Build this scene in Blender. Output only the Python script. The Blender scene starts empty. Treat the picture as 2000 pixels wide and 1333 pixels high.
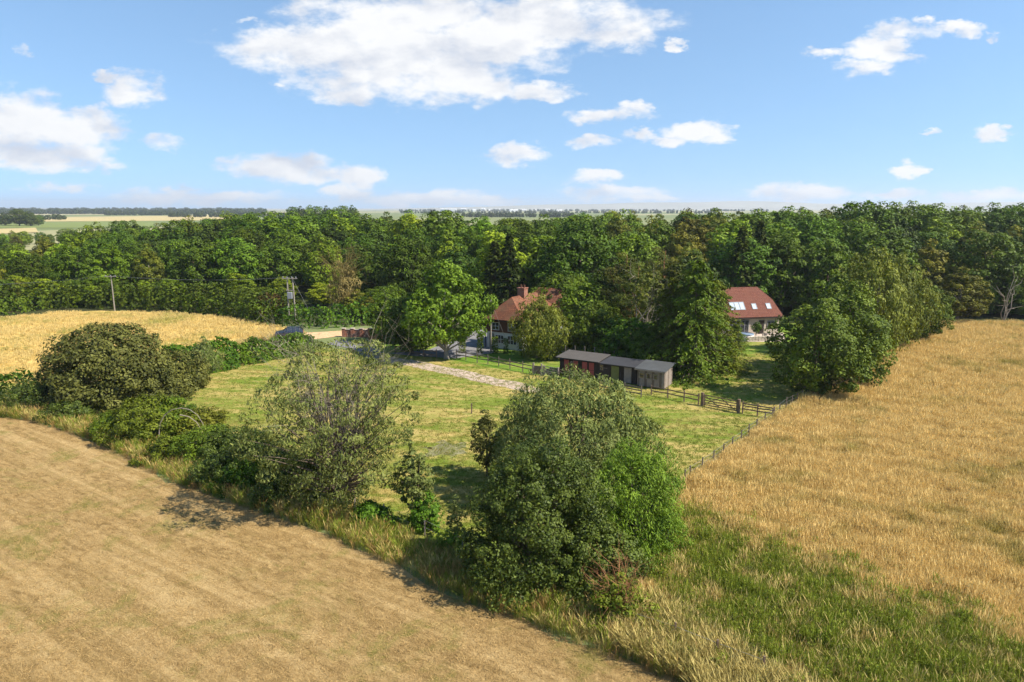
import bpy, bmesh, math, random
import numpy as np
from mathutils import Vector, Matrix

# ------------------------------------------------------------------ camera, sky, sun, exposure
scene = bpy.context.scene
COL = scene.collection
HC = 19.0                                   # drone height above the paddock
FPX = 1333.0                                # focal length in photo pixels (24 mm equivalent)
HORIZON = 407.0
PITCH = math.atan((666.5 - HORIZON) / FPX)
cam_d = bpy.data.cameras.new('camera'); cam = bpy.data.objects.new('camera', cam_d); COL.objects.link(cam)
cam.location = (0, 0, HC); cam.rotation_euler = (math.pi / 2 - PITCH, 0, 0)
cam_d.sensor_width = 36.0; cam_d.lens = 36.0 * FPX / 2000.0
cam_d.clip_start = 0.5; cam_d.clip_end = 60000
scene.camera = cam

SUN_EL, SUN_AZ = math.radians(46), math.radians(-18)     # azimuth measured from +X towards +Y
sun_vec = Vector((math.cos(SUN_EL) * math.cos(SUN_AZ), math.cos(SUN_EL) * math.sin(SUN_AZ), math.sin(SUN_EL)))
sun_d = bpy.data.lights.new('sun', 'SUN'); sun = bpy.data.objects.new('sun', sun_d); COL.objects.link(sun)
sun_d.energy = 5.0; sun_d.angle = math.radians(0.5); sun_d.color = (1.0, 0.92, 0.80)
sun.rotation_euler = (-sun_vec).to_track_quat('-Z', 'Y').to_euler(); sun.location = (60, -20, 80)

scene.view_settings.view_transform = 'Standard'; scene.view_settings.look = 'None'
scene.view_settings.exposure = 0.90; scene.view_settings.gamma = 1.0; scene.view_settings.use_curve_mapping = False
scene.render.engine = 'CYCLES'
scene.cycles.max_bounces = 5; scene.cycles.diffuse_bounces = 2; scene.cycles.transmission_bounces = 4
scene.cycles.glossy_bounces = 2; scene.cycles.volume_bounces = 0; scene.cycles.transparent_max_bounces = 4
scene.cycles.use_adaptive_sampling = True; scene.cycles.adaptive_threshold = 0.02
scene.cycles.caustics_reflective = False; scene.cycles.caustics_refractive = False

def ray(px, py):
    u, v = (px - 1000) / FPX, (666.5 - py) / FPX
    c, s = math.cos(PITCH), math.sin(PITCH)
    return Vector((u, c + v * s, -s + v * c))
def G(px, py, z=0.0):
    """photo pixel -> point of the ground plane"""
    d = ray(px, py); t = (z - HC) / d.z
    return Vector((d.x * t, d.y * t, z))
def at(px, Y, z=0.0):
    """photo column at distance Y -> world point"""
    d = ray(px, HORIZON + (HC - z) * FPX / Y)
    return Vector((d.x / d.y * Y, Y, z))
def ztop(py, Y):
    d = ray(1000, py); return HC + d.z / d.y * Y

class NT:
    """small helper round a node tree"""
    def __init__(s, nt): s.nt = nt; s.n = nt.nodes; s.l = nt.links
    def new(s, t, **kw):
        n = s.n.new(t)
        for k, v in kw.items(): setattr(n, k, v)
        return n
    def put(s, sock, v):
        if isinstance(v, bpy.types.NodeSocket): s.l.new(v, sock)
        elif v is not None: sock.default_value = v
    def math(s, op, a, b=None, c=None, clamp=False):
        n = s.new('ShaderNodeMath', operation=op, use_clamp=clamp)
        for i, v in enumerate((a, b, c)): s.put(n.inputs[i], v)
        return n.outputs[0]
    def vmath(s, op, a, b=None, c=None, out=0):
        n = s.new('ShaderNodeVectorMath', operation=op)
        for i, v in enumerate((a, b, c)):
            if v is not None: s.put(n.inputs[i], v)
        return n.outputs[out]
    def noise(s, vec, scale, detail=4, rough=0.55, dist=0.0, out=0):
        n = s.new('ShaderNodeTexNoise'); s.put(n.inputs['Vector'], vec)
        n.inputs['Scale'].default_value = scale; n.inputs['Detail'].default_value = detail
        n.inputs['Roughness'].default_value = rough; n.inputs['Distortion'].default_value = dist
        return n.outputs[out]
    def mix(s, f, a, b, mode='MIX'):
        n = s.new('ShaderNodeMix', data_type='RGBA', blend_type=mode); n.clamp_factor = True
        s.put(n.inputs[0], f); s.put(n.inputs[6], a if isinstance(a, bpy.types.NodeSocket) else (*a, 1)[:4])
        s.put(n.inputs[7], b if isinstance(b, bpy.types.NodeSocket) else (*b, 1)[:4])
        return n.outputs[2]
    def ramp(s, f, lo, hi):
        n = s.new('ShaderNodeMapRange', interpolation_type='SMOOTHSTEP'); s.put(n.inputs[0], f)
        n.inputs[1].default_value = lo; n.inputs[2].default_value = hi
        return n.outputs[0]

# ---- sky: Nishita with cumulus placed by direction
CLOUDS = [  # photo column, row, half width, half height, strength
 (640,92,150,42,1),(760,112,190,66,1),(850,62,240,66,1),(1050,45,190,46,1),(880,148,115,46,1),(770,30,110,38,1),(935,165,58,28,1),(1190,68,60,22,.9),(560,80,80,30,.9),(960,90,90,40,1),
 (680,188,60,17,.9),(1055,180,66,16,.85),
 (50,235,85,46,1),(150,252,75,34,1),(100,300,95,27,.95),(20,290,70,32,1),(150,324,70,9,.8),
 (262,176,50,28,.85),(205,150,24,8,.6),(320,280,52,16,.6),
 (550,328,95,25,1),(630,342,66,18,.95),(700,345,42,20,1),(685,380,46,13,.9),
 (120,368,65,11,.7),(385,386,150,15,.8),(370,370,26,9,.6),(820,388,120,13,.85),(960,394,70,8,.8),
 (1010,300,54,18,.95),(1195,226,78,12,.85),(1240,215,28,14,.95),(1160,276,48,11,.65),
 (1255,264,32,11,.95),(1365,258,50,17,1),(1310,276,38,11,.9),
 (1155,346,44,14,.9),(1200,376,84,14,.85),(1255,386,70,9,.8),(1315,86,19,10,.9),
 (1608,100,38,9,.7),(1765,62,62,18,.8),(1718,92,56,17,.8),(1692,130,52,16,.85),(1860,58,60,11,.7),(1752,108,44,15,.8),(1805,40,22,9,.6),
 (1930,262,33,12,.95),(1770,336,24,14,.9),(1575,378,88,17,.9),(1740,382,80,7,.7),(1925,385,100,14,.9),(1942,76,17,9,.55),(1815,258,20,4,.5),(42,96,14,12,.45),(545,165,24,6,.5),(480,40,30,7,.5),
]
def build_world():
    w = bpy.data.worlds.new('World'); scene.world = w; w.use_nodes = True
    t = NT(w.node_tree); t.n.clear()
    sky = t.new('ShaderNodeTexSky', sky_type='NISHITA', sun_disc=False)
    sky.sun_elevation = SUN_EL; sky.sun_rotation = math.pi / 2 - SUN_AZ
    sky.altitude = 0; sky.air_density = 1.0; sky.dust_density = 0.0; sky.ozone_density = 3.0
    tc = t.new('ShaderNodeTexCoord').outputs['Generated']
    lift = t.vmath('MULTIPLY_ADD', tc, (1, 1, 0.75), (0, 0, 0.17)); t.l.new(t.vmath('NORMALIZE', lift), sky.inputs[0])
    sep = t.new('ShaderNodeSeparateXYZ'); t.l.new(tc, sep.inputs[0])
    y = t.math('MAXIMUM', t.math('ABSOLUTE', sep.outputs[1]), 0.02)
    u = t.math('DIVIDE', sep.outputs[0], y); v = t.math('DIVIDE', sep.outputs[2], y)
    comb = t.new('ShaderNodeCombineXYZ'); t.l.new(u, comb.inputs[0]); t.l.new(v, comb.inputs[1])
    uv = comb.outputs[0]
    st = t.vmath('MULTIPLY', uv, (1.0, 2.0, 1.0))
    # billows push the outlines about
    nz = t.noise(st, 15.0, 7, 0.62)
    wv = t.noise(st, 26.0, 4, 0.6, out=1)
    uvw = t.vmath('ADD', uv, t.vmath('MULTIPLY', t.vmath('SUBTRACT', wv, (.5, .5, .5)), (0.075, 0.034, 0)))
    F = None
    for cx, cy, hw, hh, s in CLOUDS:
        d = ray(cx, cy); u0, v0 = d.x / d.y, d.z / d.y
        su, sv = FPX / (hw * 1.12), FPX / (hh * 1.12)
        q = t.vmath('MULTIPLY_ADD', uvw, (su, sv, 0), (-u0 * su, -v0 * sv, math.sqrt((1 - s) / 0.7)))
        r2 = t.vmath('DOT_PRODUCT', q, q, out=1)
        F = r2 if F is None else t.math('SMOOTH_MIN', F, r2, 0.17)
    F = t.math('MULTIPLY_ADD', F, -0.7, 1.0)
    # the same kind of scattered cumulus goes on outside the frame
    zz = t.math('ADD', t.math('MAXIMUM', sep.outputs[2], 0.0), 0.12)
    plc = t.new('ShaderNodeCombineXYZ'); t.l.new(zz, plc.inputs[0]); t.l.new(zz, plc.inputs[1]); t.l.new(zz, plc.inputs[2])
    pl = t.vmath('DIVIDE', tc, plc.outputs[0])
    wide = t.ramp(t.noise(pl, 0.9, 3, 0.5), 0.58, 0.78)
    outside = t.math('MAXIMUM', t.ramp(t.math('ABSOLUTE', u), 0.78, 0.95), t.ramp(v, 0.33, 0.45))
    W = t.math('MULTIPLY_ADD', t.math('MULTIPLY', wide, outside), 1.9, -1.0)
    F = t.math('SMOOTH_MAX', F, W, 0.1)
    F = t.math('MAXIMUM', F, -1.2)
    N = t.math('MULTIPLY_ADD', nz, 2.6, -1.3)
    D = t.math('ADD', F, N)
    dens = t.ramp(D, -0.12, 0.85)
    # relief of the billows, lit from the sun's side (right and above)
    st2 = t.vmath('ADD', st, (0.008, 0.020, 0))
    rel = t.math('SUBTRACT', nz, t.noise(st2, 15.0, 7, 0.62))
    st3 = t.vmath('ADD', st, (0.02, 0.055, 0)); rel3 = t.math('SUBTRACT', t.noise(st, 8.0, 2, 0.5), t.noise(st3, 8.0, 2, 0.5))
    lit = t.math('ADD', t.math('MULTIPLY', rel, 2.2), t.math('MULTIPLY_ADD', rel3, 2.8, 0.74), clamp=True)
    thick = t.ramp(D, 0.3, 1.5)
    lit = t.math('MINIMUM', t.math('ADD', lit, t.math('MULTIPLY_ADD', thick, -0.22, 0.10)), 1.0)
    ccol = t.mix(lit, (0.36, 0.385, 0.44), (0.555, 0.555, 0.555))
    skyc = t.vmath('MULTIPLY', sky.outputs[0], (0.107, 0.113, 0.109))
    fin = t.mix(t.math('MULTIPLY', dens, 0.97), skyc, ccol)
    bg = t.new('ShaderNodeBackground'); t.l.new(fin, bg.inputs[0]); bg.inputs[1].default_value = 1.0
    out = t.new('ShaderNodeOutputWorld'); t.l.new(bg.outputs[0], out.inputs[0])
    w.cycles.sampling_method = 'MANUAL'; w.cycles.sample_map_resolution = 512
build_world()

# ------------------------------------------------------------------ helpers
def tag(o, label=None, cat=None, group=None, kind=None):
    for k, v in (('label', label), ('category', cat), ('group', group), ('kind', kind)):
        if v: o[k] = v
    return o
def link(o, parent=None):
    COL.objects.link(o)
    if parent: o.parent = parent
    return o
def empty(name, loc, rz=0.0, sc=(1, 1, 1)):
    o = bpy.data.objects.new(name, None); o.location = loc; o.rotation_euler = (0, 0, rz); o.scale = sc
    o.empty_display_size = 0.3
    return link(o)
def add(name, me, parent=None, loc=None, rz=0.0, mat=None):
    o = bpy.data.objects.new(name, me)
    if loc is not None: o.location = loc
    o.rotation_euler = (0, 0, rz)
    if mat and not me.materials: me.materials.append(mat)
    return link(o, parent)
def raw_mesh(name, co, faces_idx, k, var=None, mat=None, smooth=False):
    """co (n,3), faces_idx (m,k): fast mesh from numpy arrays"""
    me = bpy.data.meshes.new(name); n, m = len(co), len(faces_idx)
    me.vertices.add(n); me.vertices.foreach_set('co', np.ascontiguousarray(co, dtype=np.float32).ravel())
    me.loops.add(m * k); me.loops.foreach_set('vertex_index', np.ascontiguousarray(faces_idx, dtype=np.int32).ravel())
    me.polygons.add(m); me.polygons.foreach_set('loop_start', np.arange(0, m * k, k, dtype=np.int32))
    if smooth: me.polygons.foreach_set('use_smooth', np.ones(m, dtype=bool))
    if var is not None:
        a = me.attributes.new('var', 'FLOAT', 'POINT'); a.data.foreach_set('value', np.ascontiguousarray(var, dtype=np.float32))
    me.update(calc_edges=True)
    if mat: me.materials.append(mat)
    return me
def poly_mesh(name, verts, faces, mat=None, smooth=False):
    me = bpy.data.meshes.new(name); me.from_pydata([tuple(v) for v in verts], [], faces); me.update()
    if mat: me.materials.append(mat)
    if smooth: me.polygons.foreach_set('use_smooth', [True] * len(me.polygons))
    return me
def box_me(name, x0, x1, y0, y1, z0, z1, mat=None, bev=0.0):
    bm = bmesh.new()
    vs = [bm.verts.new((x, y, z)) for z in (z0, z1) for y in (y0, y1) for x in (x0, x1)]
    for f in ((0, 2, 3, 1), (4, 5, 7, 6), (0, 1, 5, 4), (2, 6, 7, 3), (0, 4, 6, 2), (1, 3, 7, 5)):
        bm.faces.new([vs[i] for i in f])
    if bev: bmesh.ops.bevel(bm, geom=bm.edges[:], offset=bev, segments=1, affect='EDGES')
    me = bpy.data.meshes.new(name); bm.to_mesh(me); bm.free()
    if mat: me.materials.append(mat)
    return me
def box(name, x0, x1, y0, y1, z0, z1, mat, parent=None, bev=0.0):
    return add(name, box_me(name, x0, x1, y0, y1, z0, z1, mat, bev), parent)
def beam_me(name, a, b, w, h, mat):
    """square bar from a to b, w wide, h deep"""
    a, b = Vector(a), Vector(b); d = (b - a).normalized()
    up = Vector((0, 0, 1)) if abs(d.z) < 0.95 else Vector((1, 0, 0))
    s = d.cross(up).normalized(); q = s.cross(d).normalized()
    vs = [p + s * (i * w / 2) + q * (j * h / 2) for p in (a, b) for (i, j) in ((-1, -1), (1, -1), (1, 1), (-1, 1))]
    return poly_mesh(name, vs, [(0, 3, 2, 1), (4, 5, 6, 7), (0, 1, 5, 4), (1, 2, 6, 5), (2, 3, 7, 6), (3, 0, 4, 7)], mat)
def beam(name, a, b, w, h, mat, parent=None): return add(name, beam_me(name, a, b, w, h, mat), parent)
def tubes(paths, sides=6):
    """paths: list of (pts (n,3), radii (n)) -> co, quads"""
    co, fa, base = [], [], 0
    ang = np.linspace(0, 2 * math.pi, sides, endpoint=False)
    for pts, rad in paths:
        pts = np.asarray(pts, float); rad = np.asarray(rad, float); n = len(pts)
        d = np.gradient(pts, axis=0); d /= np.linalg.norm(d, axis=1, keepdims=True) + 1e-9
        ref = np.array([1.0, 0.2, 0.1]); s = np.cross(d, ref); s /= np.linalg.norm(s, axis=1, keepdims=True) + 1e-9
        q = np.cross(d, s)
        ring = pts[:, None, :] + rad[:, None, None] * (np.cos(ang)[None, :, None] * s[:, None, :] + np.sin(ang)[None, :, None] * q[:, None, :])
        co.append(ring.reshape(-1, 3))
        i = np.arange(n - 1)[:, None] * sides; j = np.arange(sides)[None, :]; j2 = (j + 1) % sides
        f = np.stack([i + j, i + j2, i + sides + j2, i + sides + j], -1).reshape(-1, 4) + base
        fa.append(f); base += n * sides
    return np.concatenate(co), np.concatenate(fa)

# ------------------------------------------------------------------ materials
def mat_new(name):
    m = bpy.data.materials.new(name); m.use_nodes = True
    t = NT(m.node_tree); t.n.clear()
    t.out = t.new('ShaderNodeOutputMaterial'); return m, t
def principled(t, col, rough=0.8, spec=0.2, bump=None, bstr=0.3, bdist=0.05, metal=0.0):
    p = t.new('ShaderNodeBsdfPrincipled'); t.put(p.inputs['Base Color'], col if isinstance(col, bpy.types.NodeSocket) else (*col, 1)[:4])
    t.put(p.inputs['Roughness'], rough); p.inputs['Specular IOR Level'].default_value = spec; p.inputs['Metallic'].default_value = metal
    if bump is not None:
        b = t.new('ShaderNodeBump'); b.inputs['Strength'].default_value = bstr; b.inputs['Distance'].default_value = bdist
        t.put(b.inputs['Height'], bump); t.l.new(b.outputs[0], p.inputs['Normal'])
    return p
def flat_mat(name, col, rough=0.75, spec=0.25, var=0.25, scale=6.0, bstr=0.2, metal=0.0):
    m, t = mat_new(name); tc = t.new('ShaderNodeTexCoord').outputs['Object']
    n = t.noise(tc, scale, 5, 0.6)
    c = t.mix(n, tuple(x * (1 - var) for x in col), tuple(min(1, x * (1 + var)) for x in col))
    p = principled(t, c, rough, spec, n, bstr, 0.02, metal); t.l.new(p.outputs[0], t.out.inputs[0]); return m
def leaf_mat(name, c1, c2, trans=0.13, rnd=0.36, rough=0.6, spec=0.14):
    m, t = mat_new(name)
    a = t.new('ShaderNodeAttribute', attribute_name='var').outputs['Fac']
    c = t.mix(a, tuple(x * y for x, y in zip(c1, (0.74, 0.71, .50))), tuple(x * y for x, y in zip(c2, (1.06, 1.00, .70))))
    oi = t.new('ShaderNodeObjectInfo').outputs['Random']
    hs = t.new('ShaderNodeHueSaturation'); t.l.new(c, hs.inputs['Color'])
    t.put(hs.inputs['Value'], t.math('MULTIPLY_ADD', oi, 1.55 * rnd, 0.80 * (1 - rnd) + 0.08 * (rnd < .15)))
    r2 = t.math('FRACT', t.math('MULTIPLY', oi, 7.31)); t.put(hs.inputs['Hue'], t.math('MULTIPLY_ADD', r2, 0.097 * rnd, 0.495 - 0.052 * rnd))
    p = principled(t, hs.outputs[0], rough, spec)
    tr = t.new('ShaderNodeBsdfTranslucent')
    tc = t.mix(1.0, hs.outputs[0], (1.35, 1.25, 0.55), 'MULTIPLY'); t.l.new(tc, tr.inputs[0])
    mx = t.new('ShaderNodeMixShader'); mx.inputs[0].default_value = trans
    t.l.new(p.outputs[0], mx.inputs[1]); t.l.new(tr.outputs[0], mx.inputs[2]); t.l.new(mx.outputs[0], t.out.inputs[0]); return m
M = {}
M['bark'] = flat_mat('bark', (0.13, 0.10, 0.075), 0.9, 0.1, 0.4, 3, 0.6)
M['pale_bark'] = flat_mat('pale_bark', (0.25, 0.215, 0.175), 0.85, 0.1, 0.45, 3, 0.5)
M['red_bark'] = flat_mat('red_bark', (0.30, 0.15, 0.08), 0.9, 0.1, 0.4, 3, 0.5)
M['twig'] = flat_mat('twig', (0.25, 0.215, 0.165), 0.85, 0.1, 0.3, 2, 0.2)
M['red_twig'] = flat_mat('red_twig', (0.36, 0.17, 0.08), 0.85, 0.1, 0.4, 2, 0.2)
M['oak'] = leaf_mat('oak_leaves', (0.05, 0.103, 0.009), (0.132, 0.228, 0.019))
M['dark'] = leaf_mat('dark_leaves', (0.031, 0.069, 0.009), (0.085, 0.145, 0.019))
M['ash'] = leaf_mat('ash_leaves', (0.093, 0.186, 0.009), (0.202, 0.331, 0.021))
M['olive'] = leaf_mat('olive_leaves', (0.101, 0.124, 0.017), (0.202, 0.221, 0.028))
M['lime'] = leaf_mat('lime_leaves', (0.132, 0.228, 0.011), (0.248, 0.359, 0.024))
M['brown'] = leaf_mat('brown_green_leaves', (0.068, 0.084, 0.024), (0.155, 0.172, 0.052), 0.15, 0.05)
M['willow'] = leaf_mat('willow_leaves', (0.105, 0.155, 0.055), (0.25, 0.315, 0.125), 0.22, 0.05)
M['alder'] = leaf_mat('alder_leaves', (0.040, 0.075, 0.013), (0.120, 0.175, 0.034), 0.2, 0.05, 0.55, 0.2)
M['bright'] = leaf_mat('bright_willow_leaves', (0.100, 0.200, 0.022), (0.205, 0.335, 0.045), 0.2, 0.05)
M['sallow'] = leaf_mat('sallow_leaves', (0.095, 0.140, 0.042), (0.225, 0.275, 0.100), 0.2, 0.05)
M['fresh'] = leaf_mat('fresh_ash_leaves', (0.095, 0.190, 0.014), (0.170, 0.290, 0.028), 0.2, 0.03)
M['pine'] = leaf_mat('pine_needles', (0.078, 0.11, 0.021), (0.171, 0.2, 0.036), 0.12)
M['spruce'] = leaf_mat('spruce_needles', (0.031, 0.062, 0.011), (0.085, 0.131, 0.021), 0.1)
M['larch'] = leaf_mat('larch_needles', (0.085, 0.145, 0.013), (0.178, 0.248, 0.027), 0.2)
M['birch'] = leaf_mat('birch_leaves', (0.105, 0.145, 0.022), (0.215, 0.255, 0.046), 0.16, 0.12)
M['hedge'] = leaf_mat('hedge_leaves', (0.046, 0.11, 0.009), (0.116, 0.207, 0.019), 0.2)
M['bramble'] = leaf_mat('bramble_leaves', (0.07, 0.124, 0.011), (0.155, 0.235, 0.024))
M['dead'] = leaf_mat('dry_brown_stems', (0.24, 0.20, 0.085), (0.42, 0.36, 0.17), 0.15, 0.02)
M['copper'] = leaf_mat('copper_leaves', (0.085, 0.055, 0.022), (0.14, 0.10, 0.035), 0.2)

# ------------------------------------------------------------------ tree builders
PROF = {
 'round': lambda t: np.clip(1 - (2 * np.clip(t, 0, 1) ** 0.9 - 1) ** 2, 0, 1) ** 0.45,
 'dome': lambda t: np.clip(1 - np.clip(t, 0, 1) ** 2.4, 0, 1) ** 0.5,
 'egg': lambda t: np.clip(np.sin(math.pi * np.clip(t, 0.03, 1) ** 0.62), 0, 1) ** 0.75,
 'spire': lambda t: np.clip(1 - t, 0, 1) ** 0.75 * (0.65 + 0.35 * np.clip(t * 6, 0, 1)),
 'vase': lambda t: np.clip(0.45 + 0.75 * t, 0, 1) * np.clip(1 - np.clip(t, 0, 1) ** 5, 0, 1) ** 0.5,
}
def leaf_quads(pos, nrm, axis, L, asp, var):
    """rhombic leaves: centre, normal, long axis, length"""
    n = nrm / (np.linalg.norm(nrm, axis=1, keepdims=True) + 1e-9)
    a = axis - n * np.sum(axis * n, 1, keepdims=True); a /= np.linalg.norm(a, axis=1, keepdims=True) + 1e-9
    b = np.cross(n, a); L = L[:, None]
    co = np.stack([pos - a * L * .5, pos + b * L * asp * .5 - a * L * .05, pos + a * L * .5, pos - b * L * asp * .5 - a * L * .05], 1).reshape(-1, 3)
    return co, np.repeat(var, 4)
def crown_data(seed, H, R, base, prof='round', ncl=90, cr=1.2, nlf=110, ls=0.45, asp=0.62, axis='rand', squash=0.8,
               lob=0.18, Ry=None, fill=1.0, shell=0.35, up=0.35, offset=(0, 0), jit=0.42, lean=(0, 0)):
    rg = np.random.default_rng(seed); Ry = Ry or R; pf = PROF[prof]
    ph = rg.uniform(0, 6.28, 4); cen = []
    def sample(n):
        t = rg.uniform(0.02, 0.97, n); th = rg.uniform(0, 2 * math.pi, n)
        keep = rg.uniform(0, 1, n) < pf(t) + 0.15; t, th = t[keep], th[keep]
        lobf = 1 + lob * (np.sin(2 * th + ph[0] + 3 * t) * .6 + np.sin(3 * th + ph[1] - 4 * t) * .5 + np.sin(5 * th + ph[2] + 7 * t) * .4)
        r = np.maximum(pf(t) * lobf * np.sqrt(rg.uniform(shell, 1, len(t))) - 0.45 * cr / R, 0.0)
        return np.stack([r * np.cos(th) * R, r * np.sin(th) * Ry, base + t * (H - base - cr * squash * .7)], 1)
    pool = sample(ncl * 14)
    cen = [pool[0]]; dm = np.linalg.norm(pool - pool[0], axis=1)
    for _ in range(ncl - 1):                       # spread the clumps: farthest of a random handful
        k = rg.integers(0, len(pool), 8); i = k[np.argmax(dm[k])]
        cen.append(pool[i]); dm = np.minimum(dm, np.linalg.norm(pool - pool[i], axis=1))
    cen = np.array(cen); crs = cr * rg.uniform(0.6, 1.3, len(cen)); cv = rg.normal(0, 0.22, len(cen))
    mid = np.array([0, 0, base + 0.42 * (H - base)])
    idx = np.repeat(np.arange(len(cen)), nlf); n = len(idx)
    d = rg.normal(size=(n, 3)); d /= np.linalg.norm(d, axis=1, keepdims=True)
    outw = cen - mid; outw /= np.linalg.norm(outw, axis=1, keepdims=True) + 1e-6
    d = d + 0.35 * outw[idx] + np.array([0, 0, 0.2]); d /= np.linalg.norm(d, axis=1, keepdims=True)
    rad = crs[idx] * rg.uniform(0.55, 1.08, n) ** 0.8
    pos = cen[idx] + d * rad[:, None] * np.array([1, 1, squash])
    nrm = d * 0.75 + outw[idx] * 0.3 + np.array([0, 0, up]) + rg.normal(size=(n, 3)) * jit
    if axis == 'rand': ax = rg.normal(size=(n, 3))
    elif axis == 'up': ax = rg.normal(size=(n, 3)) * 0.35 + d * 0.45 + np.array([0, 0, 0.9]); nrm = nrm - np.array([0, 0, up]) + rg.normal(size=(n, 3)) * 0.3
    elif axis == 'droop': ax = rg.normal(size=(n, 3)) * 0.3 + d * 0.3 + np.array([0, 0, -1.0]); nrm[:, 2] *= 0.5
    L = ls * rg.uniform(0.45, 1.55, n); var = np.clip(0.5 + cv[idx] + rg.normal(0, 0.25, n), 0, 1)
    nf = int(n * 0.03 * fill)
    if nf:                                          # inner leaves, so that the crown is not hollow
        q = sample(nf * 3)[:nf]; q[:, :2] *= 0.7; q[:, 2] = base + (q[:, 2] - base) * 0.88
        m = len(q); pos = np.concatenate([pos, q]); nrm = np.concatenate([nrm, rg.normal(size=(m, 3))]); ax = np.concatenate([ax, rg.normal(size=(m, 3))])
        L = np.concatenate([L, np.full(m, max(ls * 2.2, cr * 0.55))]); var = np.concatenate([var, rg.uniform(.2, .6, m)])
    pos[:, 2] = np.maximum(pos[:, 2], 0.06)
    pos[:, 0] += offset[0] + lean[0] * pos[:, 2]; pos[:, 1] += offset[1] + lean[1] * pos[:, 2]
    cen[:, 0] += offset[0] + lean[0] * cen[:, 2]; cen[:, 1] += offset[1] + lean[1] * cen[:, 2]
    co, va = leaf_quads(pos, nrm, ax, L, asp, var)
    return co, va, cen
def mesh_quads(name, co, va, mat): return raw_mesh(name, co, np.arange(len(co)).reshape(-1, 4), 4, va, mat)
def trunk_data(seed, H, r0, cen, nl=10, top=0.7, stems=1, limb_r=0.35, spread=0.0):
    rg = np.random.default_rng(seed + 999); paths = []
    for s in range(stems):
        n = 9; t = np.linspace(0, 1, n)
        a = rg.uniform(0, 6.28); sp = spread * (1 if stems > 1 else 0)
        x = np.cumsum(rg.normal(0, 0.012 * H, n)) * t + sp * H * t * math.cos(a) + (0.25 * math.cos(a) if stems > 1 else 0)
        y = np.cumsum(rg.normal(0, 0.012 * H, n)) * t + sp * H * t * math.sin(a) + (0.25 * math.sin(a) if stems > 1 else 0)
        tr = np.stack([x, y, -0.15 + t * H * top], 1)
        rr = r0 * (1 - 0.8 * t); rr[0] *= 1.35
        paths.append((tr, rr))
        if cen is not None and len(cen):
            for i in rg.choice(len(cen), min(nl, len(cen)), replace=False):
                c = cen[i]; k = np.clip(int((c[2] * 0.55) / (H * top) * (n - 1)), 1, n - 2); p0 = tr[k]
                u = np.linspace(0, 1, 5)[:, None]; mid = (p0 + c) / 2 + np.array([0, 0, 0.06 * H]) * rg.uniform(-.2, 1)
                pts = (1 - u) ** 2 * p0 + 2 * u * (1 - u) * mid + u ** 2 * c
                paths.append((pts, np.linspace(rr[k] * limb_r * 1.3, rr[k] * limb_r * 0.25, 5)))
    return tubes(paths, 6)
class Proto:
    def __init__(s, seed, H, R, base, leaf, bark='bark', r0=None, nl=10, top=0.7, stems=1, spread=0.0, name='tree', **kw):
        co, va, cen = crown_data(seed, H, R, base, **kw)
        s.crown = mesh_quads(name + '_crown', co, va, M[leaf]); s.H = H; s.R = R
        tc, tf = trunk_data(seed, H, r0 or 0.022 * H, cen, nl, top, stems, spread=spread)
        s.trunk = raw_mesh(name + '_trunk', tc, tf, 4, None, M[bark], True)
def place(p, name, loc, label, cat='tree', group=None, h=None, w=None, rz=0.0, trunk_name='trunk'):
    k = (h / p.H) if h else 1.0; kw = (w / p.R) if w else k
    e = empty(name, loc, rz, (kw, kw, k)); tag(e, label, cat, group)
    add(trunk_name, p.trunk, e); add('crown', p.crown, e); return e
def conifer(seed, H, R, base, leaf, levels=24, nb=9, npl=26, ls=0.5, droop=0.25, power=0.85, bark='bark', asp=0.5, ragged=0.2):
    rg = np.random.default_rng(seed); P, N, A, V, paths, Ls = [], [], [], [], [], []
    for i in range(levels):
        t = (i + rg.uniform(-.3, .3)) / levels; z0 = base + max(t, 0) * (H - base) * 0.98
        for b in range(nb):
            th = rg.uniform(0, 6.28); L = R * max(1 - t, 0.02) ** power * rg.uniform(1 - ragged * 1.6, 1 + ragged) + 0.25
            dr = np.array([math.cos(th), math.sin(th), 0]); s = np.sqrt(rg.uniform(0.05, 1, npl))
            z = z0 - droop * L * s ** 1.5 + 0.12 * L * s ** 3 + rg.normal(0, 0.10, npl)
            side = np.cross(dr, [0, 0, 1.0]); lat = rg.normal(0, 0.17, npl) * L * (1.1 - s)
            pos = dr * (L * s)[:, None] + side * lat[:, None]; pos[:, 2] += z
            P.append(pos); A.append(dr * 0.8 + side * np.sign(lat)[:, None] * .6 + rg.normal(0, .25, (npl, 3)) - np.array([0, 0, .35]))
            N.append(np.array([0, 0, .8]) + dr * .5 + rg.normal(0, .5, (npl, 3))); V.append(np.clip(0.45 + rg.normal(0, .12) + rg.normal(0, .22, npl), 0, 1))
            Ls.append(ls * rg.uniform(.6, 1.4, npl))
            if b % 3 == 0: paths.append((np.array([[0, 0, z0], dr * L * .5 + [0, 0, z0 - droop * L * .35], dr * L * .95 + [0, 0, z0 - droop * L * .85]]), [0.06, 0.04, 0.015]))
    P = np.concatenate(P); P[:, 2] = np.maximum(P[:, 2], 0.1)
    co, va = leaf_quads(P, np.concatenate(N), np.concatenate(A), np.concatenate(Ls), asp, np.concatenate(V))
    p = Proto.__new__(Proto); p.H = H; p.R = R; p.crown = mesh_quads('conifer_crown', co, va, M[leaf])
    tr = np.stack([np.zeros(6), np.zeros(6), np.linspace(-.1, H * .97, 6)], 1); paths.append((tr, np.linspace(0.018 * H, 0.02, 6)))
    tc, tf = tubes(paths, 5); p.trunk = raw_mesh('conifer_trunk', tc, tf, 4, None, M[bark], True); return p
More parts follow.
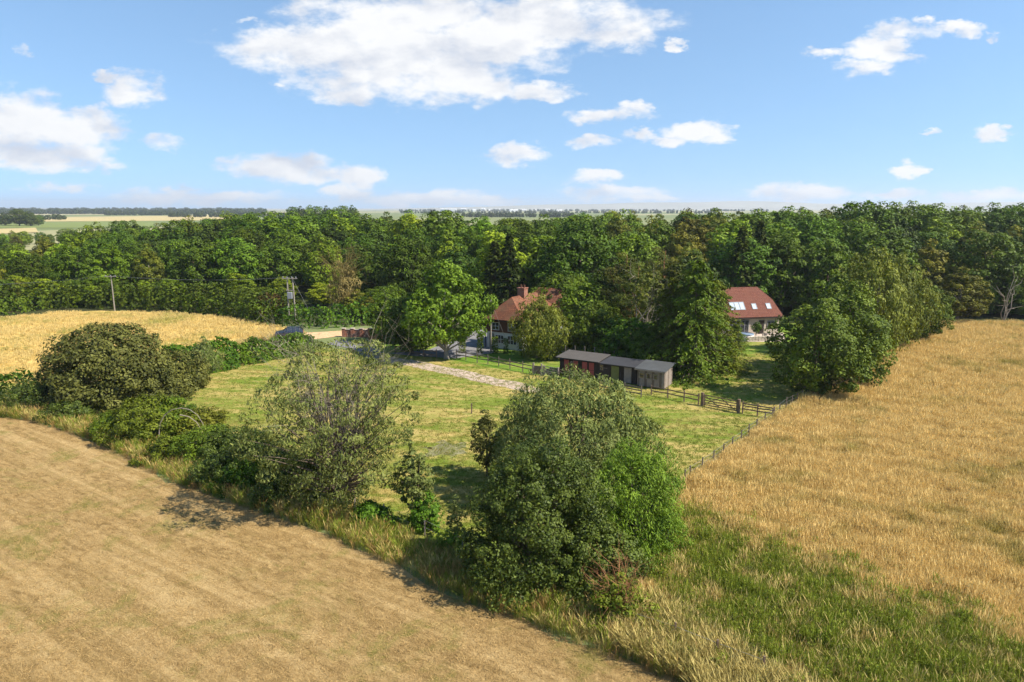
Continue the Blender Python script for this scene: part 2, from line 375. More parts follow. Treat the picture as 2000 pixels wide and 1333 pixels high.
def bare_branches(seed, H, R, mat, r0=0.12, n1=9, n2=6, z0=0.2, up=1.0, name='branches', n3=0):
    """forking bare wood: main stems, side branches, twigs"""
    rg = np.random.default_rng(seed); paths = []
    for i in range(n1):
        th = rg.uniform(0, 6.28); rr = R * rg.uniform(.3, 1); h = H * rg.uniform(.6, 1)
        u = np.linspace(0, 1, 6)[:, None]; end = np.array([math.cos(th) * rr, math.sin(th) * rr, h])
        mid = np.array([end[0] * .3, end[1] * .3, z0 + (h - z0) * .6 * up])
        pts = (1 - u) ** 2 * np.array([0, 0, z0]) + 2 * u * (1 - u) * mid + u ** 2 * end + np.vstack([np.zeros(3), rg.normal(0, .03 * H, (5, 3))])
        paths.append((pts, np.linspace(r0, r0 * .2, 6)))
        for j in range(n2):
            k = rg.integers(2, 6); p0 = pts[k]; dv = rg.normal(size=3) * .6 + np.array([math.cos(th), math.sin(th), .8]) * .6
            e = p0 + dv * H * rg.uniform(.08, .2); m_ = (p0 + e) / 2 + rg.normal(0, .02 * H, 3)
            paths.append((np.array([p0, m_, e]), [r0 * .3, r0 * .2, r0 * .07]))
            for q in range(n3):
                f = e + rg.normal(size=3) * H * .05 + np.array([0, 0, .04 * H]); paths.append((np.array([m_ if q % 2 else e, (m_ + f) / 2 if q % 2 else (e + f) / 2, f]), [r0 * .12, r0 * .09, r0 * .04]))
    co, fa = tubes(paths, 4); return raw_mesh(name, co, fa, 4, None, mat, True)
def hedge_mesh(seed, pts, wid, hgt, mat, ls=0.3, dens=26, rough=0.25, asp=0.65):
    """leafy hedge along a polyline: leaves on a rounded box with an uneven skin"""
    rg = np.random.default_rng(seed); pts = [Vector(p) for p in pts]; P, N = [], []
    for a, b in zip(pts[:-1], pts[1:]):
        L = (b - a).length; d = (b - a) / L; s = Vector((-d.y, d.x, 0))
        n = int(dens * L * (2 * hgt + wid)); x = rg.uniform(0, L, n); w = rg.uniform(-hgt, hgt + wid, n)
        off = np.where(w < 0, -wid / 2, np.where(w > wid, wid / 2, w - wid / 2)); z = np.where(w < 0, hgt + w, np.where(w > wid, hgt - (w - wid), hgt))
        gx = a.x + d.x * x; gy = a.y + d.y * x
        wob = rough * (np.sin(gx * 1.9 + gy * 1.1 + seed) + np.sin(gx * .7 - gy * 2.3 + seed * 2) + .7 * np.sin(gx * 4.1 + z * 3 + gy * 3)) * .5
        nx, nz = np.where(w < 0, -1.0, np.where(w > wid, 1.0, 0.0)), np.where((w >= 0) & (w <= wid), 1.0, 0.25)
        dep = rg.uniform(-.25, .08, n)
        off = off + nx * (wob + dep) * 0.8 - nx * 0.25 * wid * (z / hgt) ** 4 ; z = np.maximum(z + nz * (wob + dep), .03)
        P.append(np.stack([gx + s.x * off, gy + s.y * off, z], 1)); N.append(np.stack([s.x * nx, s.y * nx, nz], 1) + rg.normal(0, .55, (n, 3)))
    P, N = np.concatenate(P), np.concatenate(N); n = len(P)
    var = np.clip(.5 + .25 * np.sin(P[:, 0] * 1.3 + P[:, 1]) + rg.normal(0, .25, n), 0, 1)
    co, va = leaf_quads(P, N, rg.normal(size=(n, 3)), ls * rg.uniform(.6, 1.4, n), asp, var)
    return mesh_quads('hedge_leaves', co, va, mat)

# ------------------------------------------------------------------ ground
def GP(lst): return [G(*p) for p in lst]
def inside(poly, x, y):
    r = np.zeros(len(x), bool); n = len(poly)
    for i in range(n):
        a, b = poly[i], poly[(i + 1) % n]
        c = (a[1] > y) != (b[1] > y)
        with np.errstate(divide='ignore', invalid='ignore'):
            r ^= c & (x < (b[0] - a[0]) * (y - a[1]) / (b[1] - a[1]) + a[0])
    return r
def wobble(poly, seed, amp, step=1.5):
    """finely broken edge for a patch of ground"""
    rg = np.random.default_rng(seed); out = []
    for i in range(len(poly)):
        a, b = Vector(poly[i][:2]), Vector(poly[(i + 1) % len(poly)][:2]); L = (b - a).length; n = max(1, min(60, int(L / step)))
        for k in range(n):
            p = a.lerp(b, k / n); out.append((p.x + rg.normal(0, amp), p.y + rg.normal(0, amp)))
    return out
def sheet(name, poly, z, mat, kind='structure', label=None):
    bm = bmesh.new(); vs = [bm.verts.new((p[0], p[1], z)) for p in poly]; f = bm.faces.new(vs); f.normal_update()
    if f.normal.z < 0: f.normal_flip()
    bmesh.ops.triangulate(bm, faces=[f]); me = bpy.data.meshes.new(name); bm.to_mesh(me); bm.free()
    o = add(name, me, mat=mat); tag(o, label, kind=kind); return o

STUB_EDGE = GP([(-260,790),(0,815),(60,822),(180,858),(330,938),(480,990),(620,1036),(760,1100),(900,1172),(1020,1210),(1180,1278),(1350,1340),(1600,1420)])
STUB = STUB_EDGE + [Vector((12, 8, 0)), Vector((12, -40, 0)), Vector((-90, -40, 0)), Vector((-110, 30, 0))]
ROW_ANG = math.atan2((STUB_EDGE[9] - STUB_EDGE[4]).y, (STUB_EDGE[9] - STUB_EDGE[4]).x)
PADDOCK = GP([(1335,948),(1362,928),(1430,880),(1500,826),(1560,790),(1700,712),(1820,640),(1500,690),(1330,700),(1100,740),(1000,726),(872,702),(760,692),(600,676),(400,690),(200,735),(0,742),(-200,760),(0,800),(180,850),(330,928),(560,1000),(700,1060),(900,1160),(1180,1262),(1300,1240),(1360,1000)])
MEADOW = GP([(1180,1262),(1290,1100),(1335,950),(1362,930),(1430,882),(1500,828),(1560,792),(1700,714),(1832,632),(2020,636),(2400,640),(2800,1000)]) + [Vector((60, 14, 0)), Vector((14, 12, 0)), G(1450, 1345)]
WHEAT = GP([(-500,668),(-200,640),(0,622),(110,611),(200,607),(330,611),(450,622),(560,641),(600,652),(520,668),(470,678),(380,700),(250,740),(60,752),(-100,740),(-700,760)])
GARDEN = GP([(742,700),(880,704),(1000,728),(1100,742),(1330,770),(1372,792),(1520,812),(1565,788),(1700,712),(1835,632),(1500,632),(1300,645),(1000,655),(740,660)])

def soil_mat():
    m, t = mat_new('ground_far'); tc = t.new('ShaderNodeTexCoord').outputs['Object']
    a = t.noise(tc, 0.0035, 3, 0.5); b = t.noise(tc, 0.5, 5, 0.6)
    vo = t.new('ShaderNodeTexVoronoi'); t.put(vo.inputs['Vector'], t.vmath('MULTIPLY', tc, (1, 0.45, 1))); vo.inputs['Scale'].default_value = 0.0028
    c = t.mix(t.ramp(vo.outputs['Color'], 0.35, 0.65), (0.17, 0.20, 0.08), (0.44, 0.38, 0.22))
    c = t.mix(t.math('MULTIPLY', a, 0.35), c, (0.15, 0.18, 0.08)); c = t.mix(t.math('MULTIPLY', b, 0.25), c, (0.08, 0.10, 0.03))
    t.l.new(principled(t, c, 0.95, 0.05, b, 0.5, 0.2).outputs[0], t.out.inputs[0]); return m
def stubble_mat():
    m, t = mat_new('mown_hay_field'); tc = t.new('ShaderNodeTexCoord').outputs['Object']
    mp = t.new('ShaderNodeMapping'); t.put(mp.inputs['Vector'], tc); mp.inputs['Rotation'].default_value = (0, 0, -ROW_ANG)
    r = mp.outputs[0]
    rows = t.noise(t.vmath('MULTIPLY', r, (0.06, 1.0, 1)), 0.75, 3, 0.55)
    streak = t.noise(t.vmath('MULTIPLY', r, (0.55, 1.3, 1)), 1.9, 6, 0.72, 0.5)
    fine = t.noise(t.vmath('MULTIPLY', r, (0.8, 1.2, 1)), 11, 4, 0.8)
    big = t.noise(tc, 0.22, 6, 0.66, 1.0)
    c = t.mix(t.ramp(streak, 0.32, 0.68), (0.205, 0.132, 0.048), (0.48, 0.33, 0.14))
    c = t.mix(t.math('MULTIPLY', t.ramp(rows, 0.46, 0.62), 0.6), c, (0.57, 0.405, 0.185))
    c = t.mix(t.math('MULTIPLY', t.ramp(t.noise(t.vmath('MULTIPLY', r, (0.035, 1.0, 1)), 2.1, 3, 0.6), 0.50, 0.66), 0.55), c, (0.27, 0.18, 0.065))
    c = t.mix(t.math('MULTIPLY', t.ramp(fine, 0.45, 0.72), 0.7), c, (0.20, 0.125, 0.045))
    c = t.mix(t.math('MULTIPLY', t.ramp(big, 0.51, 0.64), t.math('MULTIPLY_ADD', t.ramp(streak, .35, .65), -0.4, 0.8)), c, (0.19, 0.18, 0.04))
    h = t.math('ADD', fine, t.math('MULTIPLY', streak, 0.8))
    t.l.new(principled(t, c, 0.95, 0.08, h, 0.9, 0.12).outputs[0], t.out.inputs[0]); return m
def lawn_mat(name, green, straw, bias, sc=1.0, stretch=(0.45, 1.3, 1)):
    m, t = mat_new(name); tc = t.new('ShaderNodeTexCoord').outputs['Object']
    big = t.noise(t.vmath('MULTIPLY', tc, stretch), 0.17 * sc, 6, 0.66, 1.2)
    med = t.noise(t.vmath('MULTIPLY', tc, stretch), 0.9 * sc, 5, 0.7, 0.6); fine = t.noise(tc, 9, 4, 0.75)
    f = t.math('ADD', t.math('MULTIPLY', big, 0.62), t.math('MULTIPLY', med, 0.38))
    sp = t.new('ShaderNodeSeparateXYZ'); t.put(sp.inputs[0], tc); stripe = t.math('SINE', t.math('MULTIPLY', t.math('ADD', sp.outputs[1], t.math('MULTIPLY', sp.outputs[0], 0.32)), 3.4))
    f = t.math('MULTIPLY_ADD', stripe, 0.018, f)
    c = t.mix(t.ramp(f, bias - 0.10, bias + 0.12), green, straw)
    c = t.mix(t.math('MULTIPLY', t.ramp(fine, 0.4, 0.8), 0.45), c, tuple(x * 0.45 for x in green))
    t.l.new(principled(t, c, 0.95, 0.08, t.math('ADD', fine, med), 0.7, 0.12).outputs[0], t.out.inputs[0]); return m
def gravel_mat(name, c1, c2, sc=9):
    m, t = mat_new(name); tc = t.new('ShaderNodeTexCoord').outputs['Object']
    vo = t.new('ShaderNodeTexVoronoi'); t.put(vo.inputs['Vector'], tc); vo.inputs['Scale'].default_value = sc
    n = t.noise(tc, 0.8, 5, 0.65); c = t.mix(vo.outputs['Color'], c1, c2); c = t.mix(t.math('MULTIPLY', t.ramp(n, .45, .7), .6), c, tuple(x * .55 for x in c1))
    t.l.new(principled(t, c, 0.9, 0.1, vo.outputs['Distance'], 0.8, 0.06).outputs[0], t.out.inputs[0]); return m
def wheat_mat():
    m, t = mat_new('ripe_wheat'); tc = t.new('ShaderNodeTexCoord').outputs['Object']
    mp = t.new('ShaderNodeMapping'); t.put(mp.inputs['Vector'], tc); mp.inputs['Rotation'].default_value = (0, 0, 0.22)
    n = t.noise(t.vmath('MULTIPLY', mp.outputs[0], (0.08, 1, 1)), 0.55, 4, 0.6); f = t.noise(tc, 3, 4, 0.7)
    tram = t.math('PINGPONG', t.new('ShaderNodeSeparateXYZ').outputs[1], 1.0)
    sp = t.new('ShaderNodeSeparateXYZ'); t.l.new(mp.outputs[0], sp.inputs[0])
    tram = t.ramp(t.math('PINGPONG', sp.outputs[1], 6.0), 0.5, 0.15)
    big = t.noise(tc, 0.07, 4, 0.6)
    c = t.mix(t.ramp(n, 0.3, 0.7), (0.46, 0.30, 0.075), (0.66, 0.47, 0.16))
    c = t.mix(t.math('MULTIPLY', t.ramp(big, .54, .66), 0.8), c, (0.24, 0.25, 0.04)); c = t.mix(t.math('MULTIPLY', tram, .55), c, (0.20, 0.18, 0.045))
    c = t.mix(t.math('MULTIPLY', f, .3), c, (0.34, .21, .05))
    t.l.new(principled(t, c, 0.95, 0.08, t.math('ADD', n, f), 0.8, 0.2).outputs[0], t.out.inputs[0]); return m
M['soil'] = soil_mat(); M['stubble'] = stubble_mat(); M['wheat'] = wheat_mat()
M['paddock'] = lawn_mat('paddock_grass', (0.150, 0.205, 0.025), (0.44, 0.33, 0.115), 0.492)
M['lawn'] = lawn_mat('garden_grass', (0.120, 0.210, 0.022), (0.36, 0.30, 0.09), 0.56)
M['meadow_floor'] = lawn_mat('meadow_floor', (0.17, 0.15, 0.035), (0.36, 0.24, 0.07), 0.45, 2.0)
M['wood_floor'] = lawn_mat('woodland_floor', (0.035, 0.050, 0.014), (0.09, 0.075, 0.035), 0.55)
M['gravel'] = gravel_mat('gravel', (0.34, 0.26, 0.20), (0.55, 0.44, 0.34)); M['tarmac'] = gravel_mat('drive_chippings', (0.17, 0.165, 0.165), (0.26, 0.25, 0.25), 14)
M['earth'] = gravel_mat('bare_earth', (0.50, 0.33, 0.17), (0.62, 0.43, 0.25), 5); M['paving'] = gravel_mat('stone_paving', (0.40, 0.33, 0.27), (0.55, 0.46, 0.38), 1.6)
M['ash_spot'] = gravel_mat('burnt_ash', (0.14, 0.135, 0.06), (0.26, 0.24, 0.13), 5)

sheet('ground', [(-13500, -300), (13500, -300), (13500, 13500), (-13500, 13500)], -0.03, M['soil'])
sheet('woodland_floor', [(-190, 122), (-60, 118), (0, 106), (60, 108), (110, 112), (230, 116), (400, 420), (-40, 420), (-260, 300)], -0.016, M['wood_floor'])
sheet('stubble_field', wobble(STUB, 3, 0.22), 0.012, M['stubble'])
sheet('paddock', PADDOCK, 0.0, M['paddock'])
sheet('dry_meadow', wobble(MEADOW, 5, 0.15), 0.004, M['meadow_floor'])
sheet('wheat_field', wobble(WHEAT, 7, 0.3, 2), 0.004, M['wheat'])
sheet('garden_lawn', GARDEN, -0.008, M['lawn'])
sheet('gravel_track', wobble(GP([(742,696),(770,698),(830,708),(900,722),(970,739),(1040,753),(1062,764),(1030,768),(960,752),(880,733),(800,716),(745,706)]), 11, 0.16, 0.8), 0.008, M['gravel'])
sheet('driveway', wobble(GP([(660,664),(700,670),(735,682),(752,690),(750,702),(715,698),(690,682),(640,672)]), 12, 0.12), 0.012, M['tarmac'])
sheet('farm_track', wobble(GP([(462,664),(520,658),(600,650),(760,640),(765,648),(640,660),(520,672),(470,684),(452,690)]), 13, 0.15), 0.004, M['earth'])
sheet('drive', wobble(GP([(835,684),(880,668),(900,655),(955,640),(965,690),(935,694),(890,700),(850,698),(790,694),(760,690)]), 14, 0.1), 0.0, M['tarmac'])
sheet('patio', GP([(1425,668),(1420,652),(1530,650),(1535,668)]), 0.004, M['paving'])
sheet('burnt_patch', wobble(GP([(838,872),(870,866),(905,870),(900,884),(868,890),(840,890)]), 15, 0.4, 0.35), 0.008, M['ash_spot'])

# ---- land beyond: pale fields, hills, distant woods
def far_sheet(name, a, m, z): return sheet(name, GP(a), z, m)
M['far_straw'] = flat_mat('far_stubble', (0.42, 0.34, 0.16), 0.95, 0.05, 0.15, 0.02, 0.0)
M['far_green'] = flat_mat('far_pasture', (0.17, 0.205, 0.065), 0.95, 0.05, 0.2, 0.02, 0.0)
far_sheet('far_field', [(-300,427),(0,427),(340,422),(470,420),(470,430),(300,432),(0,434),(-300,438)], M['far_straw'], 0.2)
far_sheet('far_field', [(-300,436),(0,438),(180,433),(300,433),(300,446),(0,446),(-300,450)], M['far_green'], 0.3)
far_sheet('far_field', [(-300,448),(0,448),(70,446),(75,455),(0,458),(-300,462)], M['far_straw'], 0.4)
far_sheet('far_field', [(-300,459),(0,459),(60,458),(60,472),(0,474),(-300,478)], M['far_green'], 0.3)
def hill_mesh():
    rg = np.random.default_rng(5); xs = np.linspace(-13000, 13000, 160); ys = np.linspace(6500, 11500, 14); co = []
    for y in ys:
        s = math.sin(math.pi * (y - 6500) / 5000) ** 0.8 if 6500 < y < 11500 else 0
        for x in xs:
            rise = 22 + 80 / (1 + math.exp(-(x - 700) / 700)); h = rise * (1 + .22 * math.sin(x / 1300 + 1) + .12 * math.sin(x / 520 + 2) + .06 * math.sin(x / 210))
            co.append((x, y, -6 + s * h))
    n = len(xs); fa = [(j * n + i, j * n + i + 1, (j + 1) * n + i + 1, (j + 1) * n + i) for j in range(len(ys) - 1) for i in range(n - 1)]
    return raw_mesh('hills', np.array(co), np.array(fa), 4, None, M['hill'], True)
M['hill'] = flat_mat('hill_fields', (0.30, 0.30, 0.25), .95, .05, .3, .002, 0.0)
tag(add('hills', hill_mesh()), kind='structure')
def far_wood(seed, spots, mat):
    """spots: (px0, px1, Y, height, trees)"""
    rg = np.random.default_rng(seed); P, N, L, V = [], [], [], []
    for px0, px1, Y, h, n in spots:
        for i in range(n):
            p = at(rg.uniform(px0, px1), Y * rg.uniform(.97, 1.03)); hh = h * rg.uniform(.65, 1.1); r = hh * rg.uniform(.35, .55); k = 70
            d = rg.normal(size=(k, 3)); d /= np.linalg.norm(d, axis=1, keepdims=True)
            P.append(np.array([p.x, p.y, hh * .52]) + d * np.array([r, r, hh * .48])); N.append(d + rg.normal(0, .4, (k, 3))); L.append(np.full(k, r * .75)); V.append(np.clip(rg.normal(.5, .2, k), 0, 1))
    n = sum(map(len, P)); co, va = leaf_quads(np.concatenate(P), np.concatenate(N), rg.normal(size=(n, 3)), np.concatenate(L), .8, np.concatenate(V))
    return mesh_quads('far_wood', co, va, mat)
o = add('far_wood', far_wood(31, [(-200,520,2300,15,420),(-200,520,3400,20,420),(200,520,1900,10,150),(900,1120,1500,9,120),(780,1400,2600,9,260),(780,1500,4200,13,260),(330,700,1500,9,90),(-200,130,1150,8,60)], M['dark']))
tag(o, 'hazy dark belts of woodland and hedges on the flat horizon', 'woodland', kind='stuff')
M['far_pale'] = flat_mat('pale_cladding', (0.72, 0.72, 0.72), 0.6, 0.3, 0.06, 0.05, 0.0)
rgT = random.Random(8)
for i, px in enumerate([868, 884, 905, 926, 944, 958, 972, 1003, 1022, 1046, 1068, 1092, 60, 105, 140]):
    Y = 4300 + rgT.uniform(-500, 700); p = at(px, Y); w, dd, h = rgT.uniform(18, 48), rgT.uniform(14, 26), rgT.uniform(7, 15)
    e = empty('distant_building', p, rgT.uniform(-.3, .3)); tag(e, f'tiny pale building on the hazy horizon, {"first second third fourth fifth sixth seventh eighth ninth tenth eleventh twelfth".split()[i] if i < 12 else ("leftmost", "middle", "rightmost")[i - 12]} from the left ' + ('in the central gap' if i < 12 else 'in the far left'), 'building', 'pale buildings of the distant town')
    box('wall', -w / 2, w / 2, -dd / 2, dd / 2, -2, h, M['far_pale'], e)
    add('roof', poly_mesh('roof', [(-w/2-1,-dd/2-1,h),(w/2+1,-dd/2-1,h),(w/2+1,dd/2+1,h),(-w/2-1,dd/2+1,h),(-w/2,0,h+3.5),(w/2,0,h+3.5)], [(0,1,5,4),(1,2,5),(2,3,4,5),(3,0,4),(3,2,1,0)], M['far_pale']), e)

# ------------------------------------------------------------------ the wood
W = [Proto(101, 16, 6.2, 1.8, 'oak', ncl=95, cr=1.35, nlf=105, ls=0.48, prof='round', name='oak'),
     Proto(102, 16, 5.6, 1.5, 'dark', ncl=95, cr=1.25, nlf=105, ls=0.46, prof='egg', name='dark'),
     Proto(103, 16, 5.8, 1.8, 'ash', ncl=85, cr=1.35, nlf=105, ls=0.50, prof='egg', lob=.26, name='ash'),
     Proto(104, 16, 5.2, 2.0, 'olive', ncl=95, cr=1.1, nlf=100, ls=0.42, prof='egg', bark='pale_bark', name='olive'),
     Proto(105, 16, 6.4, 1.8, 'oak', ncl=105, cr=1.3, nlf=105, ls=0.46, prof='dome', lob=.24, name='oak_spread'),
     Proto(106, 16, 5.4, 1.8, 'lime', ncl=90, cr=1.25, nlf=105, ls=0.48, prof='round', lob=.22, name='lime'),
     Proto(107, 16, 4.2, 1.5, 'ash', ncl=85, cr=1.05, nlf=105, ls=0.44, prof='egg', name='slim_ash'),
     Proto(108, 16, 6.0, 1.2, 'hedge', ncl=100, cr=1.3, nlf=100, ls=0.46, prof='round', lob=.25, name='green'),
     Proto(109, 16, 4.0, 1.0, 'birch', ncl=90, cr=0.95, nlf=105, ls=0.40, prof='egg', axis='droop', bark='pale_bark', name='birch', asp=.5)]
WNAME = ['oak_tree', 'broadleaf_tree', 'ash_tree', 'birch_tree', 'oak_tree', 'broadleaf_tree', 'ash_tree', 'broadleaf_tree', 'birch_tree']
WDESC = ['deep green round-crowned tree', 'very dark green tree', 'fresh green upright tree', 'dull olive green tree', 'broad spreading green tree', 'light yellow-green tree', 'slim fresh green tree', 'mid green full-crowned tree', 'thin olive drooping tree']
SKY = [(-200,480),(0,468),(100,452),(200,436),(300,430),(400,420),(470,414),(520,403),(600,409),(700,406),(800,409),(850,404),(900,417),(1000,424),(1060,420),(1150,412),(1300,410),(1400,402),(1500,402),(1640,394),(1750,394),(1850,398),(2000,393),(2300,393)]
EDGE = [(-200,150),(0,148),(220,146),(470,150),(600,142),(750,128),(900,122),(1050,120),(1200,118),(1400,122),(1600,124),(1830,124),(2000,121),(2300,121)]
FRONT_H = [(-200,9),(0,9),(220,11.5),(500,12.5),(700,12),(950,13.5),(1200,14),(1500,15),(1800,14.5),(2300,15)]
def lerp(tab, x): return float(np.interp(x, [a for a, b in tab], [b for a, b in tab]))
# kind preferences along the wood: (px limit, weights of the nine kinds)
KINDS = [(230,[1,1,1,3,1,1,1,2,1]),(480,[5,5,0,2,4,0,0,1,0]),(760,[2,2,4,1,2,3,3,2,0]),(960,[1,1,5,0,1,2,5,2,0]),(1220,[4,3,1,2,3,1,1,2,1]),(1450,[3,3,1,3,2,1,0,1,2]),(1600,[3,4,1,1,3,1,0,3,1]),(1850,[4,3,1,1,4,2,0,4,1]),(3000,[4,4,0,3,3,1,0,3,0])]
LMARK = [(-60,'beyond the left picture edge'),(40,'at the far left edge'),(130,"above the wheat hedge bend"),(224,'the lone telegraph pole'),(330,"the wheat hedge middle"),(450,"the wheat hedge end"),(530,'the purplish shrub'),(571,'the transformer pole'),(672,'the fawn dead shrub'),(760,'the orange board gate'),(820,"the tall ash's left"),(905,"the tall ash's right"),(967,'the short spruce'),(1021,'the cottage chimney'),(1090,"the domed oak's left"),(1165,"the domed oak's right"),(1212,'the first pine'),(1262,'the half dead tree'),(1320,'the second pine'),(1378,'the large conifer'),(1430,"the barn's left"),(1490,'the barn ridge'),(1545,"the barn's right"),(1600,'the fence corner beech'),(1655,'the slender birch'),(1710,'the tall weeping birch'),(1790,'the far meadow corner'),(1868,'the rounded olive tree'),(1915,"the dead tree gap"),(1958,'the dead white tree'),(2010,'the right picture edge'),(2110,'beyond the right picture edge')]
def mark(px):
    x, nm = min(LMARK, key=lambda m: abs(m[0] - px)); d = px - x
    if nm.startswith(('at ', 'above ', 'beyond ')): return nm
    return ('behind ' if abs(d) < 9 else 'left of ' if d < 0 else 'right of ') + nm
def zone(px): return 'left' if px < 500 else 'behind the cottage' if px < 1230 else 'behind the barn roof' if px < 1640 else 'along the right meadow'
ORD = 'first second third fourth fifth sixth seventh eighth ninth tenth eleventh twelfth thirteenth fourteenth fifteenth'.split()
rw = random.Random(77)
wood_spots = []
for j in range(7):
    px = -90.0
    while px < 2050:
        e = lerp(EDGE, px); Y = e + j * 15 + rw.uniform(-4, 4) + (0 if j < 5 else (j - 4) * 14)
        step = rw.uniform(7.2, 10.0) * FPX / Y; px += step
        if px < 240 and j > 3: continue
        hs = ztop(lerp(SKY, px) + rw.uniform(-7, 11), Y); h0 = lerp(FRONT_H, px) + rw.uniform(-2, 1.8)
        k = min(1.0, (j + rw.uniform(-.4, .4)) / 3.2); k = max(k, 0); h = h0 + (hs - h0) * k
        if j > 3: h -= rw.uniform(0, 1.8)
        wt = next(w for lim, w in KINDS if px < lim); kd = rw.choices(range(9), wt)[0]
        wood_spots.append((px, Y, max(h, 6), kd, ('front row', 'second row', 'third row', 'fourth row', 'fifth row', 'sixth row', 'back row')[j]))
for px, Y, h, kd, row in wood_spots:
    p = W[kd]; k = h / p.H * rw.uniform(.95, 1.2)
    place(p, WNAME[kd], at(px, Y), f'{WDESC[kd]}, {row} of wood, {mark(px)}', 'tree', 'woodland trees ' + zone(px), h=h, w=p.R * max(k, .62), rz=rw.uniform(0, 6.28))
# low scrub and thicket running back on the left
for i in range(46):
    Y = rw.uniform(155, 420); px = rw.uniform(-120, 330) - (Y - 155) * .25; kd = rw.choice([3, 3, 7, 0, 8, 2, 5]); h = rw.uniform(5.0, 8.5)
    place(W[kd], 'scrub_tree', at(px, Y), f'low {WDESC[kd]} in ' + ('near' if Y < 200 else 'middle' if Y < 300 else 'far') + f' scrub, {mark(px)}', 'tree', 'scrub trees at far left', h=h, w=W[kd].R * h / 16 * rw.uniform(1.2, 1.7), rz=rw.uniform(0, 6.28))
# shrubs closing the foot of the wood, behind the hedges
for i in range(60):
    px = rw.uniform(-40, 880) if i < 42 else rw.uniform(1560, 2040); e = lerp(EDGE, px); kd = rw.choice([7, 7, 3, 0, 1, 5] if i < 42 else [1, 1, 0])
    Y = e - rw.uniform(3, 14) if i < 42 else e - rw.uniform(-1, 3); h = rw.uniform(3.2, 6.0) if i < 42 else rw.uniform(2.5, 6)
    place(W[kd], 'thicket_shrub', at(px, Y), f'{WDESC[kd].replace("tree", "shrub")} at wood foot, {mark(px)}', 'shrub', 'shrubs at the wood edge', h=h, w=W[kd].R * h / 16 * rw.uniform(1.4, 2.0), rz=rw.uniform(0, 6.28))
# separate trees beyond the wood
for i, (px, Y, h) in enumerate([(-8,760,10),(10,770,15),(38,750,19),(60,745,17),(75,760,12)]):
    place(W[i % 2], 'copse_tree', at(px, Y), f'dark green tree of the far left copse, {ORD[i]} from the left', 'tree', 'trees of the far left copse', h=h, w=h * .55)
for i, px in enumerate([575, 590, 606, 622, 640, 655, 672, 690]):
    place(W[i % 3], 'distant_tree', at(px, 620), f'hazy blue-green tree behind the wood, {ORD[i]} from the left', 'tree', 'hazy trees behind the wood', h=21 + (i * 37 % 5) * .5, w=8)

# ------------------------------------------------------------------ hedges
def hedge(label, pts, wid, hgt, leaf='hedge', seed=1, name='hedge', ls=.3, dens=26, rough=.25, cat='hedge'):
    o = add(name, hedge_mesh(seed, pts, wid, hgt, M[leaf], ls, dens, rough)); return tag(o, label, cat)
hedge('long dense green hedge curving behind the golden wheat field', GP([(-160,640),(0,615),(110,600),(200,596),(330,602),(450,616),(545,636)]), 3.0, 2.5, 'hedge', 1, ls=.5, dens=10, rough=1.0)
hedge('paler bramble bank rising behind the wheat field hedge', [at(p, y) for p, y in ((-160,128),(0,130),(150,134),(300,132),(450,126),(560,117))], 7, 3.6, 'bramble', 2, ls=.55, dens=9, rough=1.7)
hedge('dark green hedge left of the brick wall along the drive', [at(p, y) for p, y in ((548,112),(620,109),(700,112),(762,116))], 3.0, 3.0, 'hedge', 3, ls=.45, dens=11, rough=.7)
hedge('tall dark hedge between the field maple and the small grey willow', GP([(330,742),(400,728),(462,716)]), 2.6, 3.3, 'hedge', 4, ls=.34, dens=48, rough=.55)
hedge('lower dark hedge between the paddock and the parked car', GP([(464,714),(520,703),(610,688)]), 2.4, 2.5, 'hedge', 8, ls=.32, dens=52, rough=.45)
hedge('low dark hedge at the left edge in front of the wheat', GP([(-120,770),(0,772),(70,776)]), 2.5, 2.2, 'hedge', 5, ls=.32, dens=24, rough=.5)
hedge('tall clipped dark hedge behind the cottage drive', [at(p, y) for p, y in ((905,113),(965,112))], 2, 5, 'dark', 6, ls=.4, dens=14, rough=.2)
hedge('rough green hedge behind the cottage garden', [at(p, y) for p, y in ((760,117),(850,116),(930,116))], 2.5, 3.4, 'bramble', 7, ls=.45, dens=11, rough=.7)

# ------------------------------------------------------------------ trees of the garden
ash_m = Proto(201, 13.2, 4.9, 2.2, 'fresh', bark='pale_bark', ncl=120, cr=1.0, nlf=120, ls=.34, prof='egg', lob=.3, r0=.32, nl=26, name='garden_ash', shell=.5)
place(ash_m, 'ash_tree', G(872, 701), 'tall fresh green ash with pale trunk in front of the drive', h=13.2)
dk = Proto(202, 8.5, 3.8, .6, 'hedge', ncl=80, cr=.95, nlf=110, ls=.32, prof='round', name='dark_garden')
place(dk, 'broadleaf_tree', G(806, 690), 'dense mid green tree left of the tall ash')
place(dk, 'broadleaf_tree', at(765, 97), 'rounded green tree beside the wooden fence panels', h=7.5, rz=2)
wb = Proto(203, 8.3, 3.2, .9, 'birch', bark='pale_bark', ncl=95, cr=.7, nlf=120, ls=.26, asp=.42, axis='droop', squash=1.5, prof='egg', lob=.25, r0=.12, name='weeping_birch')
place(wb, 'birch_tree', at(1048, 86.5), 'weeping birch hanging in front of the cottage roof', h=8.9, w=3.5)
ap = Proto(204, 7.3, 5.0, .7, 'oak', ncl=115, cr=.95, nlf=115, ls=.28, prof='dome', lob=.25, name='garden_round')
place(ap, 'broadleaf_tree', at(1172, 87.5), 'broad low green tree behind the stable roof')
place(ap, 'broadleaf_tree', at(1105, 104), 'light green tree right behind the cottage', h=9.5, rz=1.3)
place(dk, 'broadleaf_tree', at(1228, 82), 'dark bushy tree behind the stable at the foot of the pine', h=6.2, w=3.8, rz=1)
